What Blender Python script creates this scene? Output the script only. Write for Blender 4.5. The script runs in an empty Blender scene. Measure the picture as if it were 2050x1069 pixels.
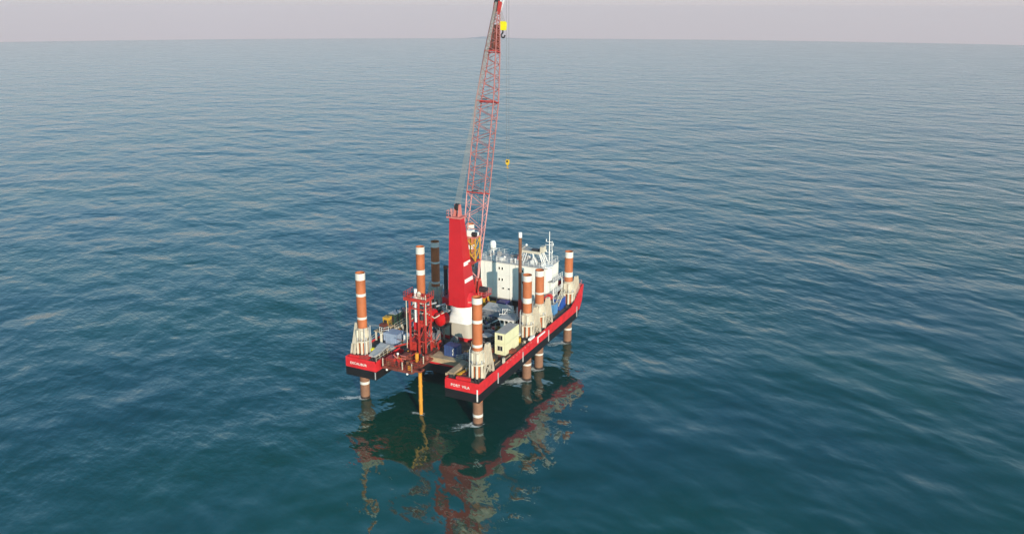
import bpy, math, random
from mathutils import Vector, Matrix
random.seed(7)
S = bpy.context.scene
COL = S.collection
R_ = math.radians

# ------------------------------------------------------------------ camera
cam_d = bpy.data.cameras.new('camera'); cam = bpy.data.objects.new('camera', cam_d); COL.objects.link(cam)
YAW, PITCH, ROLL, FPX, PY = -0.4474115, 0.2535621, 0.0028056, 1687.3086, 452.3091
cy_, sy_ = math.cos(YAW), math.sin(YAW); cp_, sp_ = math.cos(PITCH), math.sin(PITCH)
F = Vector((sy_*cp_, cy_*cp_, -sp_)); Rt = Vector((cy_, -sy_, 0)); U = Rt.cross(F)
cr_, sr_ = math.cos(ROLL), math.sin(ROLL)
R2 = cr_*Rt + sr_*U; U2 = -sr_*Rt + cr_*U
M = Matrix(((R2.x, U2.x, -F.x, 87.8180), (R2.y, U2.y, -F.y, -134.7693), (R2.z, U2.z, -F.z, 82.3951), (0, 0, 0, 1)))
cam.matrix_world = M
cam_d.sensor_width = 36; cam_d.sensor_fit = 'HORIZONTAL'
cam_d.lens = FPX/2050*36
cam_d.shift_y = -(534.5-PY)/2050
cam_d.clip_start = 1; cam_d.clip_end = 60000
S.camera = cam

# ------------------------------------------------------------------ sky and sun
SUN_AZ, SUN_EL = 46.5, 15.5            # azimuth from the stern (-Y) towards starboard (+X)
SUN = Vector((math.sin(R_(SUN_AZ))*math.cos(R_(SUN_EL)), -math.cos(R_(SUN_AZ))*math.cos(R_(SUN_EL)), math.sin(R_(SUN_EL))))
SKY_S = 0.15; HAZE_H = 0.29; HAZE_C = (0.672, 0.596, 0.618)
w = bpy.data.worlds.new('World'); S.world = w; w.use_nodes = True
nt = w.node_tree; nt.nodes.clear()
def N(t, nodes=None):
    return (nodes or nt.nodes).new(t)
out = N('ShaderNodeOutputWorld'); bg = N('ShaderNodeBackground')
lk = nt.links.new
tcw = N('ShaderNodeTexCoord'); sep = N('ShaderNodeSeparateXYZ'); lk(tcw.outputs['Generated'], sep.inputs[0])
lift = N('ShaderNodeMath'); lift.operation = 'ADD'; lk(sep.outputs[2], lift.inputs[0]); lift.inputs[1].default_value = 0.042   # the sea horizon dips below eye level
zc = N('ShaderNodeMath'); zc.operation = 'MAXIMUM'; lk(lift.outputs[0], zc.inputs[0]); zc.inputs[1].default_value = 0.004
cmb = N('ShaderNodeCombineXYZ'); lk(sep.outputs[0], cmb.inputs[0]); lk(sep.outputs[1], cmb.inputs[1]); lk(zc.outputs[0], cmb.inputs[2])
nrmv = N('ShaderNodeVectorMath'); nrmv.operation = 'NORMALIZE'; lk(cmb.outputs[0], nrmv.inputs[0])
sky = N('ShaderNodeTexSky'); sky.sky_type = 'NISHITA'; sky.sun_disc = False
sky.sun_elevation = R_(SUN_EL); sky.sun_rotation = R_(180-SUN_AZ)
sky.altitude = 0; sky.air_density = 1.0; sky.dust_density = 1.5; sky.ozone_density = 2.5
lk(nrmv.outputs[0], sky.inputs[0])
skt = N('ShaderNodeMixRGB'); skt.blend_type = 'MULTIPLY'; skt.inputs[0].default_value = 1; lk(sky.outputs[0], skt.inputs[1]); skt.inputs[2].default_value = (0.42, 1.22, 1.34, 1)   # clear, slightly green-blue sky above the haze
# a pale haze lying over the sea on every side, thinning with height
hq = N('ShaderNodeMath'); hq.operation = 'DIVIDE'; lk(zc.outputs[0], hq.inputs[0]); hq.inputs[1].default_value = HAZE_H
hs = N('ShaderNodeMath'); hs.operation = 'POWER'; lk(hq.outputs[0], hs.inputs[0]); hs.inputs[1].default_value = 2.0
hz = N('ShaderNodeMath'); hz.operation = 'MULTIPLY'; lk(hs.outputs[0], hz.inputs[0]); hz.inputs[1].default_value = -1.0
he = N('ShaderNodeMath'); he.operation = 'EXPONENT'; lk(hz.outputs[0], he.inputs[0])
hf = N('ShaderNodeMath'); hf.operation = 'MULTIPLY'; lk(he.outputs[0], hf.inputs[0]); hf.inputs[1].default_value = 0.97
mixh = N('ShaderNodeMixRGB'); lk(hf.outputs[0], mixh.inputs[0]); lk(skt.outputs[0], mixh.inputs[1])
mixh.inputs[2].default_value = (*[c/SKY_S for c in HAZE_C], 1)
lk(mixh.outputs[0], bg.inputs[0]); bg.inputs[1].default_value = SKY_S
nt.links.new(bg.outputs[0], out.inputs[0])
sun_d = bpy.data.lights.new('sun', 'SUN'); sun_d.energy = 5.0; sun_d.angle = R_(0.5); sun_d.color = (1.0, 0.87, 0.70)
sun = bpy.data.objects.new('sun', sun_d); COL.objects.link(sun)
sun.rotation_euler = (-SUN).to_track_quat('-Z', 'Y').to_euler(); sun.location = (200, -200, 100)
S.view_settings.view_transform = 'Standard'; S.view_settings.look = 'None'
S.view_settings.exposure = 0.0; S.view_settings.gamma = 1.0; S.view_settings.use_curve_mapping = False
S.render.engine = 'CYCLES'
S.cycles.max_bounces = 6; S.cycles.glossy_bounces = 3; S.cycles.diffuse_bounces = 2; S.cycles.transparent_max_bounces = 8
S.cycles.use_denoising = True

# ------------------------------------------------------------------ materials
MAT = {}
def paint(name, col, rough=0.5, var=0.18, rust=0.0, rustcol=(0.16, 0.055, 0.02), scale=0.7, metallic=0.0, bump=0.03, spec=0.4, streak=0.0):
    m = bpy.data.materials.new(name); m.use_nodes = True; t = m.node_tree; ns = t.nodes; ns.clear(); L = t.links.new
    o = ns.new('ShaderNodeOutputMaterial'); b = ns.new('ShaderNodeBsdfPrincipled'); L(b.outputs[0], o.inputs[0])
    tc = ns.new('ShaderNodeTexCoord')
    n1 = ns.new('ShaderNodeTexNoise'); n1.inputs['Scale'].default_value = scale; n1.inputs['Detail'].default_value = 6; L(tc.outputs['Object'], n1.inputs['Vector'])
    r1 = ns.new('ShaderNodeMapRange'); r1.inputs[1].default_value = 0.3; r1.inputs[2].default_value = 0.7
    r1.inputs[3].default_value = 1-var; r1.inputs[4].default_value = 1+var*0.45; L(n1.outputs['Fac'], r1.inputs[0])
    mu = ns.new('ShaderNodeMixRGB'); mu.blend_type = 'MULTIPLY'; mu.inputs[0].default_value = 1; mu.inputs[1].default_value = (*col, 1); L(r1.outputs[0], mu.inputs[2])
    last = mu.outputs[0]
    if rust > 0 or streak > 0:
        mp = ns.new('ShaderNodeMapping'); mp.inputs['Scale'].default_value = (1.6, 1.6, 0.22); L(tc.outputs['Object'], mp.inputs[0])
        n2 = ns.new('ShaderNodeTexNoise'); n2.inputs['Scale'].default_value = 1.3; n2.inputs['Detail'].default_value = 7; n2.inputs['Roughness'].default_value = 0.62; L(mp.outputs[0], n2.inputs['Vector'])
        amt = max(rust, streak)
        r2 = ns.new('ShaderNodeMapRange'); r2.inputs[1].default_value = 0.70-0.28*amt; r2.inputs[2].default_value = 0.82-0.22*amt; L(n2.outputs['Fac'], r2.inputs[0])
        r2.inputs[4].default_value = 0.85
        mx = ns.new('ShaderNodeMixRGB'); L(r2.outputs[0], mx.inputs[0]); L(last, mx.inputs[1]); mx.inputs[2].default_value = (*rustcol, 1)
        last = mx.outputs[0]
    L(last, b.inputs['Base Color'])
    b.inputs['Roughness'].default_value = rough; b.inputs['Metallic'].default_value = metallic
    b.inputs['Specular IOR Level'].default_value = spec
    if bump:
        n3 = ns.new('ShaderNodeTexNoise'); n3.inputs['Scale'].default_value = 2.2; n3.inputs['Detail'].default_value = 4; L(tc.outputs['Object'], n3.inputs['Vector'])
        bp = ns.new('ShaderNodeBump'); bp.inputs['Strength'].default_value = 0.35; bp.inputs['Distance'].default_value = bump; L(n3.outputs['Fac'], bp.inputs['Height']); L(bp.outputs[0], b.inputs['Normal'])
    MAT[name] = m; return m

paint('hull_red', (0.68, 0.026, 0.032), 0.42, 0.22, 0.22, (0.22, 0.02, 0.015))
paint('hull_black', (0.012, 0.012, 0.014), 0.45, 0.3, 0.12, (0.05, 0.03, 0.02))
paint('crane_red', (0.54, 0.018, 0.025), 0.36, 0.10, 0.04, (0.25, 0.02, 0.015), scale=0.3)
paint('rig_red', (0.50, 0.040, 0.030), 0.55, 0.35, 0.42, (0.12, 0.03, 0.018))
paint('rig_rust', (0.22, 0.050, 0.032), 0.75, 0.45, 0.45, (0.06, 0.022, 0.014))
paint('boom_red', (0.40, 0.145, 0.135), 0.5, 0.2, 0.12, (0.18, 0.03, 0.025))  # red greyed down, with the washed-out look of haze put into the colour
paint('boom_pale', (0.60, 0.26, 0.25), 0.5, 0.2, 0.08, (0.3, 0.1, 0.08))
paint('leg_orange', (0.48, 0.142, 0.052), 0.62, 0.22, 0.30, (0.36, 0.095, 0.038), scale=0.5)
paint('leg_brown', (0.25, 0.125, 0.075), 0.75, 0.25, 0.40, (0.12, 0.06, 0.04))
paint('leg_wet', (0.045, 0.030, 0.024), 0.35, 0.4, 0.3, (0.02, 0.03, 0.018))
paint('white', (0.82, 0.81, 0.78), 0.45, 0.10, 0.04, (0.42, 0.24, 0.13))
paint('band_white', (0.70, 0.67, 0.61), 0.5, 0.10, 0.10, (0.45, 0.25, 0.14))
paint('cream', (0.62, 0.56, 0.45), 0.55, 0.16, 0.18, (0.34, 0.17, 0.07))
paint('brace_tan', (0.56, 0.48, 0.37), 0.55, 0.16, 0.15, (0.34, 0.17, 0.07))
paint('cream_rusty', (0.58, 0.51, 0.40), 0.6, 0.22, 0.5, (0.28, 0.11, 0.04))
paint('accom_white', (0.84, 0.83, 0.76), 0.5, 0.06, 0.05, (0.50, 0.40, 0.28), scale=0.35)
paint('pedestal_beige', (0.46, 0.41, 0.33), 0.55, 0.08, 0.05, (0.33, 0.24, 0.16), scale=0.3)
paint('deck_paint', (0.13, 0.095, 0.070), 0.8, 0.5, 0.45, (0.22, 0.10, 0.05), scale=0.35)
paint('timber_deck', (0.46, 0.34, 0.21), 0.8, 0.3, 0.3, (0.25, 0.14, 0.07), scale=0.6)
paint('dark_steel', (0.035, 0.036, 0.040), 0.5, 0.4, 0.25, (0.07, 0.035, 0.02))
paint('grey_steel', (0.22, 0.22, 0.225), 0.5, 0.25, 0.22, (0.14, 0.08, 0.05))
paint('light_grey', (0.44, 0.44, 0.44), 0.55, 0.2, 0.15, (0.25, 0.17, 0.11))
paint('office_yellow', (0.76, 0.72, 0.45), 0.5, 0.08, 0.06, (0.42, 0.32, 0.12), scale=0.4)
paint('roof_grey', (0.40, 0.38, 0.36), 0.7, 0.2, 0.2, (0.25, 0.19, 0.15))
paint('blue_navy', (0.042, 0.075, 0.20), 0.5, 0.2, 0.12, (0.10, 0.07, 0.07))
paint('blue_bright', (0.020, 0.085, 0.38), 0.45, 0.18, 0.10, (0.08, 0.05, 0.04))
paint('blue_sky', (0.10, 0.27, 0.52), 0.5, 0.18, 0.12, (0.12, 0.08, 0.06))
paint('blue_indigo', (0.030, 0.022, 0.20), 0.5, 0.2, 0.1, (0.06, 0.03, 0.05))
paint('blue_pale', (0.30, 0.37, 0.50), 0.55, 0.2, 0.2, (0.25, 0.18, 0.13))
paint('machine_yellow', (0.62, 0.34, 0.03), 0.5, 0.2, 0.22, (0.20, 0.08, 0.02))
paint('hook_yellow', (0.80, 0.72, 0.01), 0.45, 0.1, 0.05, (0.4, 0.25, 0.02))
paint('hook_amber', (0.74, 0.46, 0.03), 0.5, 0.1, 0.05, (0.4, 0.2, 0.02))
paint('pipe_orange', (0.66, 0.28, 0.03), 0.5, 0.2, 0.45, (0.25, 0.08, 0.02))
paint('machine_green', (0.030, 0.075, 0.050), 0.5, 0.3, 0.2, (0.06, 0.04, 0.02))
paint('machine_teal', (0.12, 0.19, 0.22), 0.5, 0.3, 0.2, (0.06, 0.04, 0.02))
paint('tank_red', (0.58, 0.012, 0.014), 0.28, 0.12, 0.06, (0.2, 0.02, 0.015))
paint('glass_dark', (0.015, 0.018, 0.020), 0.08, 0.2, 0, bump=0, spec=0.6)
paint('rope', (0.20, 0.19, 0.18), 0.7, 0.1, 0, bump=0)
paint('rope_pale', (0.26, 0.25, 0.235), 0.7, 0.1, 0, bump=0)
paint('rubber', (0.02, 0.02, 0.02), 0.8, 0.2, 0)
paint('brown_pile', (0.22, 0.085, 0.04), 0.7, 0.3, 0.4, (0.08, 0.03, 0.02))
paint('pink_red', (0.62, 0.20, 0.17), 0.55, 0.15, 0.1, (0.3, 0.06, 0.04))
paint('hazy_rock', (0.55, 0.54, 0.55), 0.9, 0.2, 0)  # rock lightened so the fading of distance haze sits in its base colour

# ------------------------------------------------------------------ mesh helpers
class MB:
    def __init__(s): s.v = []; s.f = []; s.sm = []
    def add(s, vs, fs, smooth=False):
        k = len(s.v); s.v += [tuple(p) for p in vs]
        for f in fs: s.f.append([i+k for i in f]); s.sm.append(smooth)
        return s
    def hexa(s, p):     # 8 points, bottom ring then top ring, counter-clockwise from above
        return s.add(p, [(3,2,1,0), (4,5,6,7), (0,1,5,4), (1,2,6,5), (2,3,7,6), (3,0,4,7)])
    def box(s, x0, x1, y0, y1, z0, z1):
        return s.hexa([(x0,y0,z0),(x1,y0,z0),(x1,y1,z0),(x0,y1,z0),(x0,y0,z1),(x1,y0,z1),(x1,y1,z1),(x0,y1,z1)])
    def beam(s, a, b, w, h, up=(0,0,1)):
        a = Vector(a); b = Vector(b); d = (b-a).normalized(); up = Vector(up)
        if abs(d.dot(up)) > 0.97: up = Vector((1,0,0))
        x = d.cross(up).normalized(); y = x.cross(d)
        q = lambda c: [c-x*w/2-y*h/2, c+x*w/2-y*h/2, c+x*w/2+y*h/2, c-x*w/2+y*h/2]
        return s.add(q(a)+q(b), [(0,1,2,3),(7,6,5,4),(4,5,1,0),(5,6,2,1),(6,7,3,2),(7,4,0,3)])
    def tube(s, a, b, r, n=8, r2=None, cap=True):
        a = Vector(a); b = Vector(b); d = (b-a).normalized(); r2 = r if r2 is None else r2
        up = Vector((0,0,1)) if abs(d.z) < 0.95 else Vector((1,0,0))
        x = d.cross(up).normalized(); y = d.cross(x)
        ring = lambda c, rr: [c+(x*math.cos(2*math.pi*i/n)+y*math.sin(2*math.pi*i/n))*rr for i in range(n)]
        A = ring(a, r); B = ring(b, r2)
        s.add(A+B, [(i+n, (i+1)%n+n, (i+1)%n, i)[::-1] for i in range(n)], True)
        if cap: s.add(A, [tuple(range(n))[::-1]]); s.add(B, [tuple(range(n))])
        return s
    def lathe(s, c, prof, n=24, capt=False, capb=False, ang=0.0):
        c = Vector(c)
        for k in range(len(prof)-1):
            (r0, z0), (r1, z1) = prof[k], prof[k+1]
            A = [(c.x+r0*math.cos(2*math.pi*i/n+ang), c.y+r0*math.sin(2*math.pi*i/n+ang), c.z+z0) for i in range(n)]
            B = [(c.x+r1*math.cos(2*math.pi*i/n+ang), c.y+r1*math.sin(2*math.pi*i/n+ang), c.z+z1) for i in range(n)]
            s.add(A+B, [(i, (i+1)%n, (i+1)%n+n, i+n) for i in range(n)], True)
        if capt: s.add(B, [tuple(range(n))])
        if capb:
            r0, z0 = prof[0]
            s.add([(c.x+r0*math.cos(2*math.pi*i/n+ang), c.y+r0*math.sin(2*math.pi*i/n+ang), c.z+z0) for i in range(n)], [tuple(range(n))[::-1]])
        return s
    def extr(s, poly, axis, lo, hi):   # polygon given in the two other axes, extruded along axis
        n = len(poly)
        def P(q, t):
            return {0: (t, q[0], q[1]), 1: (q[0], t, q[1]), 2: (q[0], q[1], t)}[axis]
        A = [P(q, lo) for q in poly]; B = [P(q, hi) for q in poly]
        area = sum(poly[i][0]*poly[(i+1)%n][1]-poly[(i+1)%n][0]*poly[i][1] for i in range(n))
        ccw = (area > 0) if axis != 1 else (area < 0)
        fs = [tuple(range(n))[::-1], tuple(range(n, 2*n))]+[(i, (i+1)%n, (i+1)%n+n, i+n) for i in range(n)]
        if not ccw: fs = [f[::-1] for f in fs]
        return s.add(A+B, fs)
    def sphere(s, c, r, n=12, m=8, sz=1.0):
        return s.lathe(c, [(max(1e-3, r*math.sin(math.pi*k/m)), -r*sz*math.cos(math.pi*k/m)) for k in range(m+1)], n)
    def rail(s, pts, h=1.1, step=1.6, r=0.035, rows=2, z=None):
        for a, b in zip(pts[:-1], pts[1:]):
            a = Vector(a); b = Vector(b); L = (b-a).length; k = max(1, round(L/step))
            for i in range(k+1):
                p = a+(b-a)*i/k; s.tube(p, p+Vector((0,0,h)), r, 5, cap=False)
            for j in range(rows):
                o = Vector((0,0,h*(j+1)/rows)); s.tube(a+o, b+o, r, 5, cap=False)
        return s
    def build(s, name, mat, parent=None, local=False, mesh=None):
        me = bpy.data.meshes.new(name)
        off = Vector((0,0,0))
        if parent is not None and not local:
            off = root_loc(parent)
        me.from_pydata([(v[0]-off.x, v[1]-off.y, v[2]-off.z) for v in s.v], [], s.f)
        me.polygons.foreach_set('use_smooth', s.sm)
        me.materials.append(MAT[mat] if isinstance(mat, str) else mat); me.update()
        o = bpy.data.objects.new(name, me); COL.objects.link(o)
        if parent is not None: o.parent = parent
        return o
def root_loc(o):
    v = Vector(o.location)
    while o.parent: o = o.parent; v += Vector(o.location)
    return v
def tag(o, label=None, cat=None, group=None, kind=None):
    if label: o['label'] = label
    if cat: o['category'] = cat
    if group: o['group'] = group
    if kind: o['kind'] = kind
    return o
def thing(name, label, cat, loc, group=None, rz=0.0):
    o = bpy.data.objects.new(name, None); COL.objects.link(o); o.location = loc; o.rotation_euler = (0, 0, rz)
    o.empty_display_size = 0.5
    return tag(o, label, cat, group)
def copy_tree(o, parent=None):
    c = o.copy(); COL.objects.link(c)
    if parent is not None: c.parent = parent
    for ch in list(o.children): copy_tree(ch, c)
    return c
def sub(obj_list): pass

# ------------------------------------------------------------------ sea
def sea_material():
    m = bpy.data.materials.new('sea_water'); m.use_nodes = True; t = m.node_tree; ns = t.nodes; ns.clear(); L = t.links.new
    def math_(op, a=None, b=None, c=None):
        n = ns.new('ShaderNodeMath'); n.operation = op
        for i, q in enumerate((a, b, c)):
            if q is None: continue
            if isinstance(q, (int, float)): n.inputs[i].default_value = q
            else: L(q, n.inputs[i])
        return n.outputs[0]
    def vmath(op, a=None, b=None, sc=None):
        n = ns.new('ShaderNodeVectorMath'); n.operation = op
        for i, q in enumerate((a, b)):
            if q is None: continue
            if isinstance(q, tuple): n.inputs[i].default_value = q
            else: L(q, n.inputs[i])
        if sc is not None:
            if isinstance(sc, (int, float)): n.inputs['Scale'].default_value = sc
            else: L(sc, n.inputs['Scale'])
        return n.outputs['Value'] if op in ('LENGTH', 'DOT_PRODUCT') else n.outputs['Vector']
    geo = ns.new('ShaderNodeNewGeometry')
    P = geo.outputs['Position']
    def noise(vec, scale, detail, rough=0.5, dist=0.0):
        n = ns.new('ShaderNodeTexNoise'); n.inputs['Scale'].default_value = scale; n.inputs['Detail'].default_value = detail
        n.inputs['Roughness'].default_value = rough; n.inputs['Distortion'].default_value = dist
        L(vec, n.inputs['Vector']); return n.outputs['Fac']
    # one wave system: noise height stretched along its crests, its slope by finite differences
    def waves(wl, stretch, ang, slope, detail, rough=0.5, dist=0.0, seed=0.0):
        mp = ns.new('ShaderNodeMapping'); mp.vector_type = 'POINT'
        mp.inputs['Rotation'].default_value = (0, 0, R_(ang)); mp.inputs['Location'].default_value = (seed*17.3, seed*9.1, seed)
        L(P, mp.inputs[0])
        q = vmath('MULTIPLY', mp.outputs[0], (1/stretch, 1.0, 0.0))
        e = 0.06*wl; sc = 1.0/wl
        h0 = noise(q, sc, detail, rough, dist)
        hx = noise(vmath('ADD', q, (e/stretch, 0, 0)), sc, detail, rough, dist)
        hy = noise(vmath('ADD', q, (0, e, 0)), sc, detail, rough, dist)
        k = slope*wl/e/1.1
        sx = math_('MULTIPLY', math_('SUBTRACT', hx, h0), k); sy = math_('MULTIPLY', math_('SUBTRACT', hy, h0), k)
        cb = ns.new('ShaderNodeCombineXYZ'); L(sx, cb.inputs[0]); L(sy, cb.inputs[1])
        rt = ns.new('ShaderNodeVectorRotate'); rt.rotation_type = 'Z_AXIS'; rt.inputs['Angle'].default_value = R_(-ang); L(cb.outputs[0], rt.inputs['Vector'])
        return rt.outputs[0]
    swell = vmath('ADD', waves(*SWELL), waves(*LONG)); chop = waves(*CHOP); rip = waves(*RIPPLE)
    # calm lanes and ruffled patches (gusts), and calmer water in the lee to starboard
    gust = noise(vmath('MULTIPLY', P, (1, 1, 0)), 0.011, 3)
    gm = ns.new('ShaderNodeMapRange'); gm.inputs[1].default_value = 0.38; gm.inputs[2].default_value = 0.62; gm.inputs[3].default_value = 0.25; gm.inputs[4].default_value = 1.45; L(gust, gm.inputs[0])
    lee = ns.new('ShaderNodeMapRange'); lee.interpolation_type = 'SMOOTHSTEP'
    L(vmath('DOT_PRODUCT', P, LEE_DIR), lee.inputs[0])
    lee.inputs[1].default_value = LEE[0]; lee.inputs[2].default_value = LEE[1]; lee.inputs[3].default_value = 1.0; lee.inputs[4].default_value = LEE[2]
    ga = math_('MULTIPLY', gm.outputs[0], lee.outputs[0])
    tot = vmath('ADD', vmath('ADD', swell, vmath('SCALE', chop, sc=math_('MULTIPLY_ADD', lee.outputs[0], 0.65, 0.35))), vmath('SCALE', rip, sc=ga))
    nrm = vmath('NORMALIZE', vmath('SUBTRACT', geo.outputs['Normal'], tot))
    # body of the water: teal scatter with broad drifting patches of greener and bluer water
    body = ns.new('ShaderNodeBsdfDiffuse')
    pn0 = noise(vmath('MULTIPLY', P, (1, 1, 0)), 0.012, 4)
    pm = ns.new('ShaderNodeMapRange'); pm.inputs[1].default_value = 0.36; pm.inputs[2].default_value = 0.64; L(pn0, pm.inputs[0]); pn = pm.outputs[0]
    cr = ns.new('ShaderNodeMixRGB'); L(pn, cr.inputs[0]); cr.inputs[1].default_value = (*BODY_A, 1); cr.inputs[2].default_value = (*BODY_B, 1)
    L(cr.outputs[0], body.inputs['Color'])
    gl = ns.new('ShaderNodeBsdfGlossy'); gl.inputs['Roughness'].default_value = 0.06; gl.inputs['Color'].default_value = (*GLOSS, 1); L(nrm, gl.inputs['Normal'])
    fr = ns.new('ShaderNodeFresnel'); fr.inputs['IOR'].default_value = 1.78; L(nrm, fr.inputs['Normal'])
    mx = ns.new('ShaderNodeMixShader'); L(fr.outputs[0], mx.inputs[0]); L(body.outputs[0], mx.inputs[1]); L(gl.outputs[0], mx.inputs[2])
    o = ns.new('ShaderNodeOutputMaterial'); L(mx.outputs[0], o.inputs[0])
    MAT['sea_water'] = m
SWELL = (15.0, 1.4, 24.0, 0.118, 2, 0.5, 0.25, 1.0)
LONG = (38.0, 1.5, -12.0, 0.06, 2, 0.5, 0.3, 5.0)
CHOP = (4.6, 1.4, 34.0, 0.120, 3, 0.5, 0.2, 2.0)
RIPPLE = (1.15, 1.8, 20.0, 0.11, 2, 0.5, 0.0, 3.0)
LEE_DIR = (0.80, -0.60, 0.0); LEE = (-12.0, 22.0, 0.16)
BODY_A = (0.0003, 0.041, 0.041); BODY_B = (0.0005, 0.058, 0.030); GLOSS = (0.90, 1.0, 1.0)
sea_material()
ER = 125000.0                           # curvature of the sea surface
def sea_z(x, y): return -(x*x+y*y)/(2*ER)
def make_sea():
    radii = [0]; r = 6.0
    while r < 10500: radii.append(r); r *= 1.09
    n = 384; v = [(0,0,0)]; f = []
    for r in radii[1:]:
        for i in range(n):
            a = 2*math.pi*i/n; x, y = r*math.cos(a), r*math.sin(a); v.append((x, y, sea_z(x, y)))
    for i in range(n): f.append((0, 1+i, 1+(i+1)%n))
    for k in range(len(radii)-2):
        b = 1+k*n
        for i in range(n): j = (i+1)%n; f.append((b+i, b+n+i, b+n+j, b+j))
    me = bpy.data.meshes.new('sea'); me.from_pydata(v, [], f); me.polygons.foreach_set('use_smooth', [True]*len(f)); me.materials.append(MAT['sea_water'])
    o = bpy.data.objects.new('sea', me); COL.objects.link(o); tag(o, 'dark teal sea with low swell and fine ripples', kind='structure')
make_sea()
# ------------------------------------------------------------------ the barge hull
D = 10.3                                # deck level
W2, SL, SE = 16.0, 8.3, 9.2             # half breadth, half width of the stern slot, its inner end
def bow_y(z): return 53.0+(z-6.55)*0.86
barge = thing('jackup_barge', 'red and black jack-up barge hull standing clear of the sea on eight legs', 'barge', (0, 25, 6.5))
def hull_ring(z, y0=0.0):
    b = bow_y(z)
    return [(-W2,y0,z),(-SL,y0,z),(-SL,SE,z),(SL,SE,z),(SL,y0,z),(W2,y0,z),(W2,b,z),(-W2,b,z)]
def hull_band(z0, z1):
    A = hull_ring(z0); B = hull_ring(z1); n = 8
    return MB().add(A+B, [(i, (i+1)%n, (i+1)%n+n, i+n) for i in range(n)])
hull_band(8.42, D).build('upper_hull', 'hull_red', barge)
lb = hull_band(6.55, 8.42)
r = hull_ring(6.55); lb.add(r, [(7,2,1,0), (6,5,4,3), (7,6,3,2)])
lb.build('lower_hull', 'hull_black', barge)
r = hull_ring(D); MB().add(r, [(0,1,2,7), (3,4,5,6), (2,3,6,7)]).build('deck', 'deck_paint', barge)
# coaming round the deck edge
def coaming(a, b, name='coaming', z1=10.66):
    a = Vector((*a, 0)); b = Vector((*b, 0)); d = (b-a).normalized(); nrm = Vector((-d.y, d.x, 0))*0.14
    MB().hexa([(a.x,a.y,D),(b.x,b.y,D),((b+nrm).x,(b+nrm).y,D),((a+nrm).x,(a+nrm).y,D),(a.x,a.y,z1),(b.x,b.y,z1),((b+nrm).x,(b+nrm).y,z1),((a+nrm).x,(a+nrm).y,z1)]).build(name, 'hull_red', barge)
for a, b in (((-W2,0),(-SL,0)), ((-SL,0),(-SL,SE)), ((SL,SE),(SL,0)), ((SL,0),(W2,0)), ((W2,0.14),(W2,49)), ((-W2,49),(-W2,0.14))): coaming(a, b)
for s in (-1, 1):                       # bow bulwark rising along both sides and across the bow
    x0, x1 = (W2-0.16, W2) if s > 0 else (-W2, -W2+0.16)
    MB().extr([(49,D),(bow_y(D),D),(57.2,14.3),(56.0,14.3),(51.5,11.7),(49,10.66)], 0, x0, x1).build('bow_bulwark', 'hull_red', barge)
MB().hexa([(-15.8,bow_y(D)-.16,D),(15.8,bow_y(D)-.16,D),(15.8,bow_y(D),D),(-15.8,bow_y(D),D),(-15.8,57.04,14.3),(15.8,57.04,14.3),(15.8,57.2,14.3),(-15.8,57.2,14.3)]).build('bow_bulwark', 'hull_red', barge)
for y in (8.4, 20.5, 34.7, 52.6):       # rubbing strips down the side plating
    for s in (-1, 1):
        z0 = 7.0 if y > 30 else 7.4
        MB().box(s*W2-(.01 if s>0 else .14), s*W2+(.14 if s>0 else .01), y-.13, y+.13, z0, 9.75).build('fender_strip', 'light_grey', barge)
for s in (-1, 1): MB().box(s*W2-(.01 if s>0 else .1), s*W2+(.1 if s>0 else .01), 42.3, 42.6, 8.5, 10.6).build('fender_strip', 'hull_red', barge)
MB().box(15.55, 15.8, -0.1, 0.012, 6.9, 9.4).build('draught_board', 'white', barge)
MB().box(-8.62, -8.4, -0.08, 0.012, 6.7, 8.3).build('draught_board', 'light_grey', barge)
for k in range(1, 9):                   # plate laps up the side shell
    for s in (-1, 1): MB().box(s*W2-(.01 if s>0 else .02), s*W2+(.02 if s>0 else .01), k*6.1-.06+.4, k*6.1+.06+.4, 8.43, D-.02).build('plate_lap', 'hull_red', barge)
MB().box(-W2-.02, -W2-.0, .2, 52.5, 9.3, 9.36).build('plate_lap', 'hull_red', barge)
MB().box(W2, W2+.02, .2, 52.5, 9.3, 9.36).build('plate_lap', 'hull_red', barge)
# white bars hung over the side amidships
MB().box(16.02, 16.16, 28.3, 32.4, 10.05, 10.42).build('side_board', 'white', barge)
MB().box(16.02, 16.16, 28.3, 28.6, 8.9, 10.05).build('side_board', 'white', barge)
MB().box(15.4, 15.95, 24.6, 27.0, 10.75, 11.25).build('side_board', 'white', barge)
for k in range(9):
    y = 12.5+k*1.5
    MB().box(16.0, 16.12, y, y+0.55, 10.25, 10.42).build('scupper_lip', 'pink_red', barge)
MB().box(15.55, 15.95, 11.3, 11.9, D, 11.7).build('bollard_post', 'cream', barge)
def lettering(txt, x, y, z, size, mat, parent, rotz=0.0, wide=1.0, name='lettering'):
    cu = bpy.data.curves.new('t', 'FONT'); cu.body = txt; cu.size = size; cu.extrude = 0.02; cu.offset = 0.024*size; cu.align_x = 'CENTER'; cu.space_character = 1.15
    o = bpy.data.objects.new('t', cu); COL.objects.link(o)
    dg = bpy.context.evaluated_depsgraph_get(); me = bpy.data.meshes.new_from_object(o.evaluated_get(dg))
    COL.objects.unlink(o); bpy.data.objects.remove(o)
    me.materials.clear(); me.materials.append(MAT[mat]); me.name = name
    me.transform(Matrix.Rotation(rotz, 4, 'Z') @ Matrix.Rotation(math.pi/2, 4, 'X') @ Matrix.Diagonal((wide, 1, 1, 1)))
    p = bpy.data.objects.new(name, me); COL.objects.link(p); p.parent = parent
    p.location = Vector((x, y, z))-root_loc(parent); return p
lettering('EXCALIBUR', -12.75, -0.012, 9.2, 0.74, 'band_white', barge, wide=0.98)
lettering('PORT', 10.72, -0.012, 9.16, 0.78, 'band_white', barge, wide=0.98)
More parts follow.
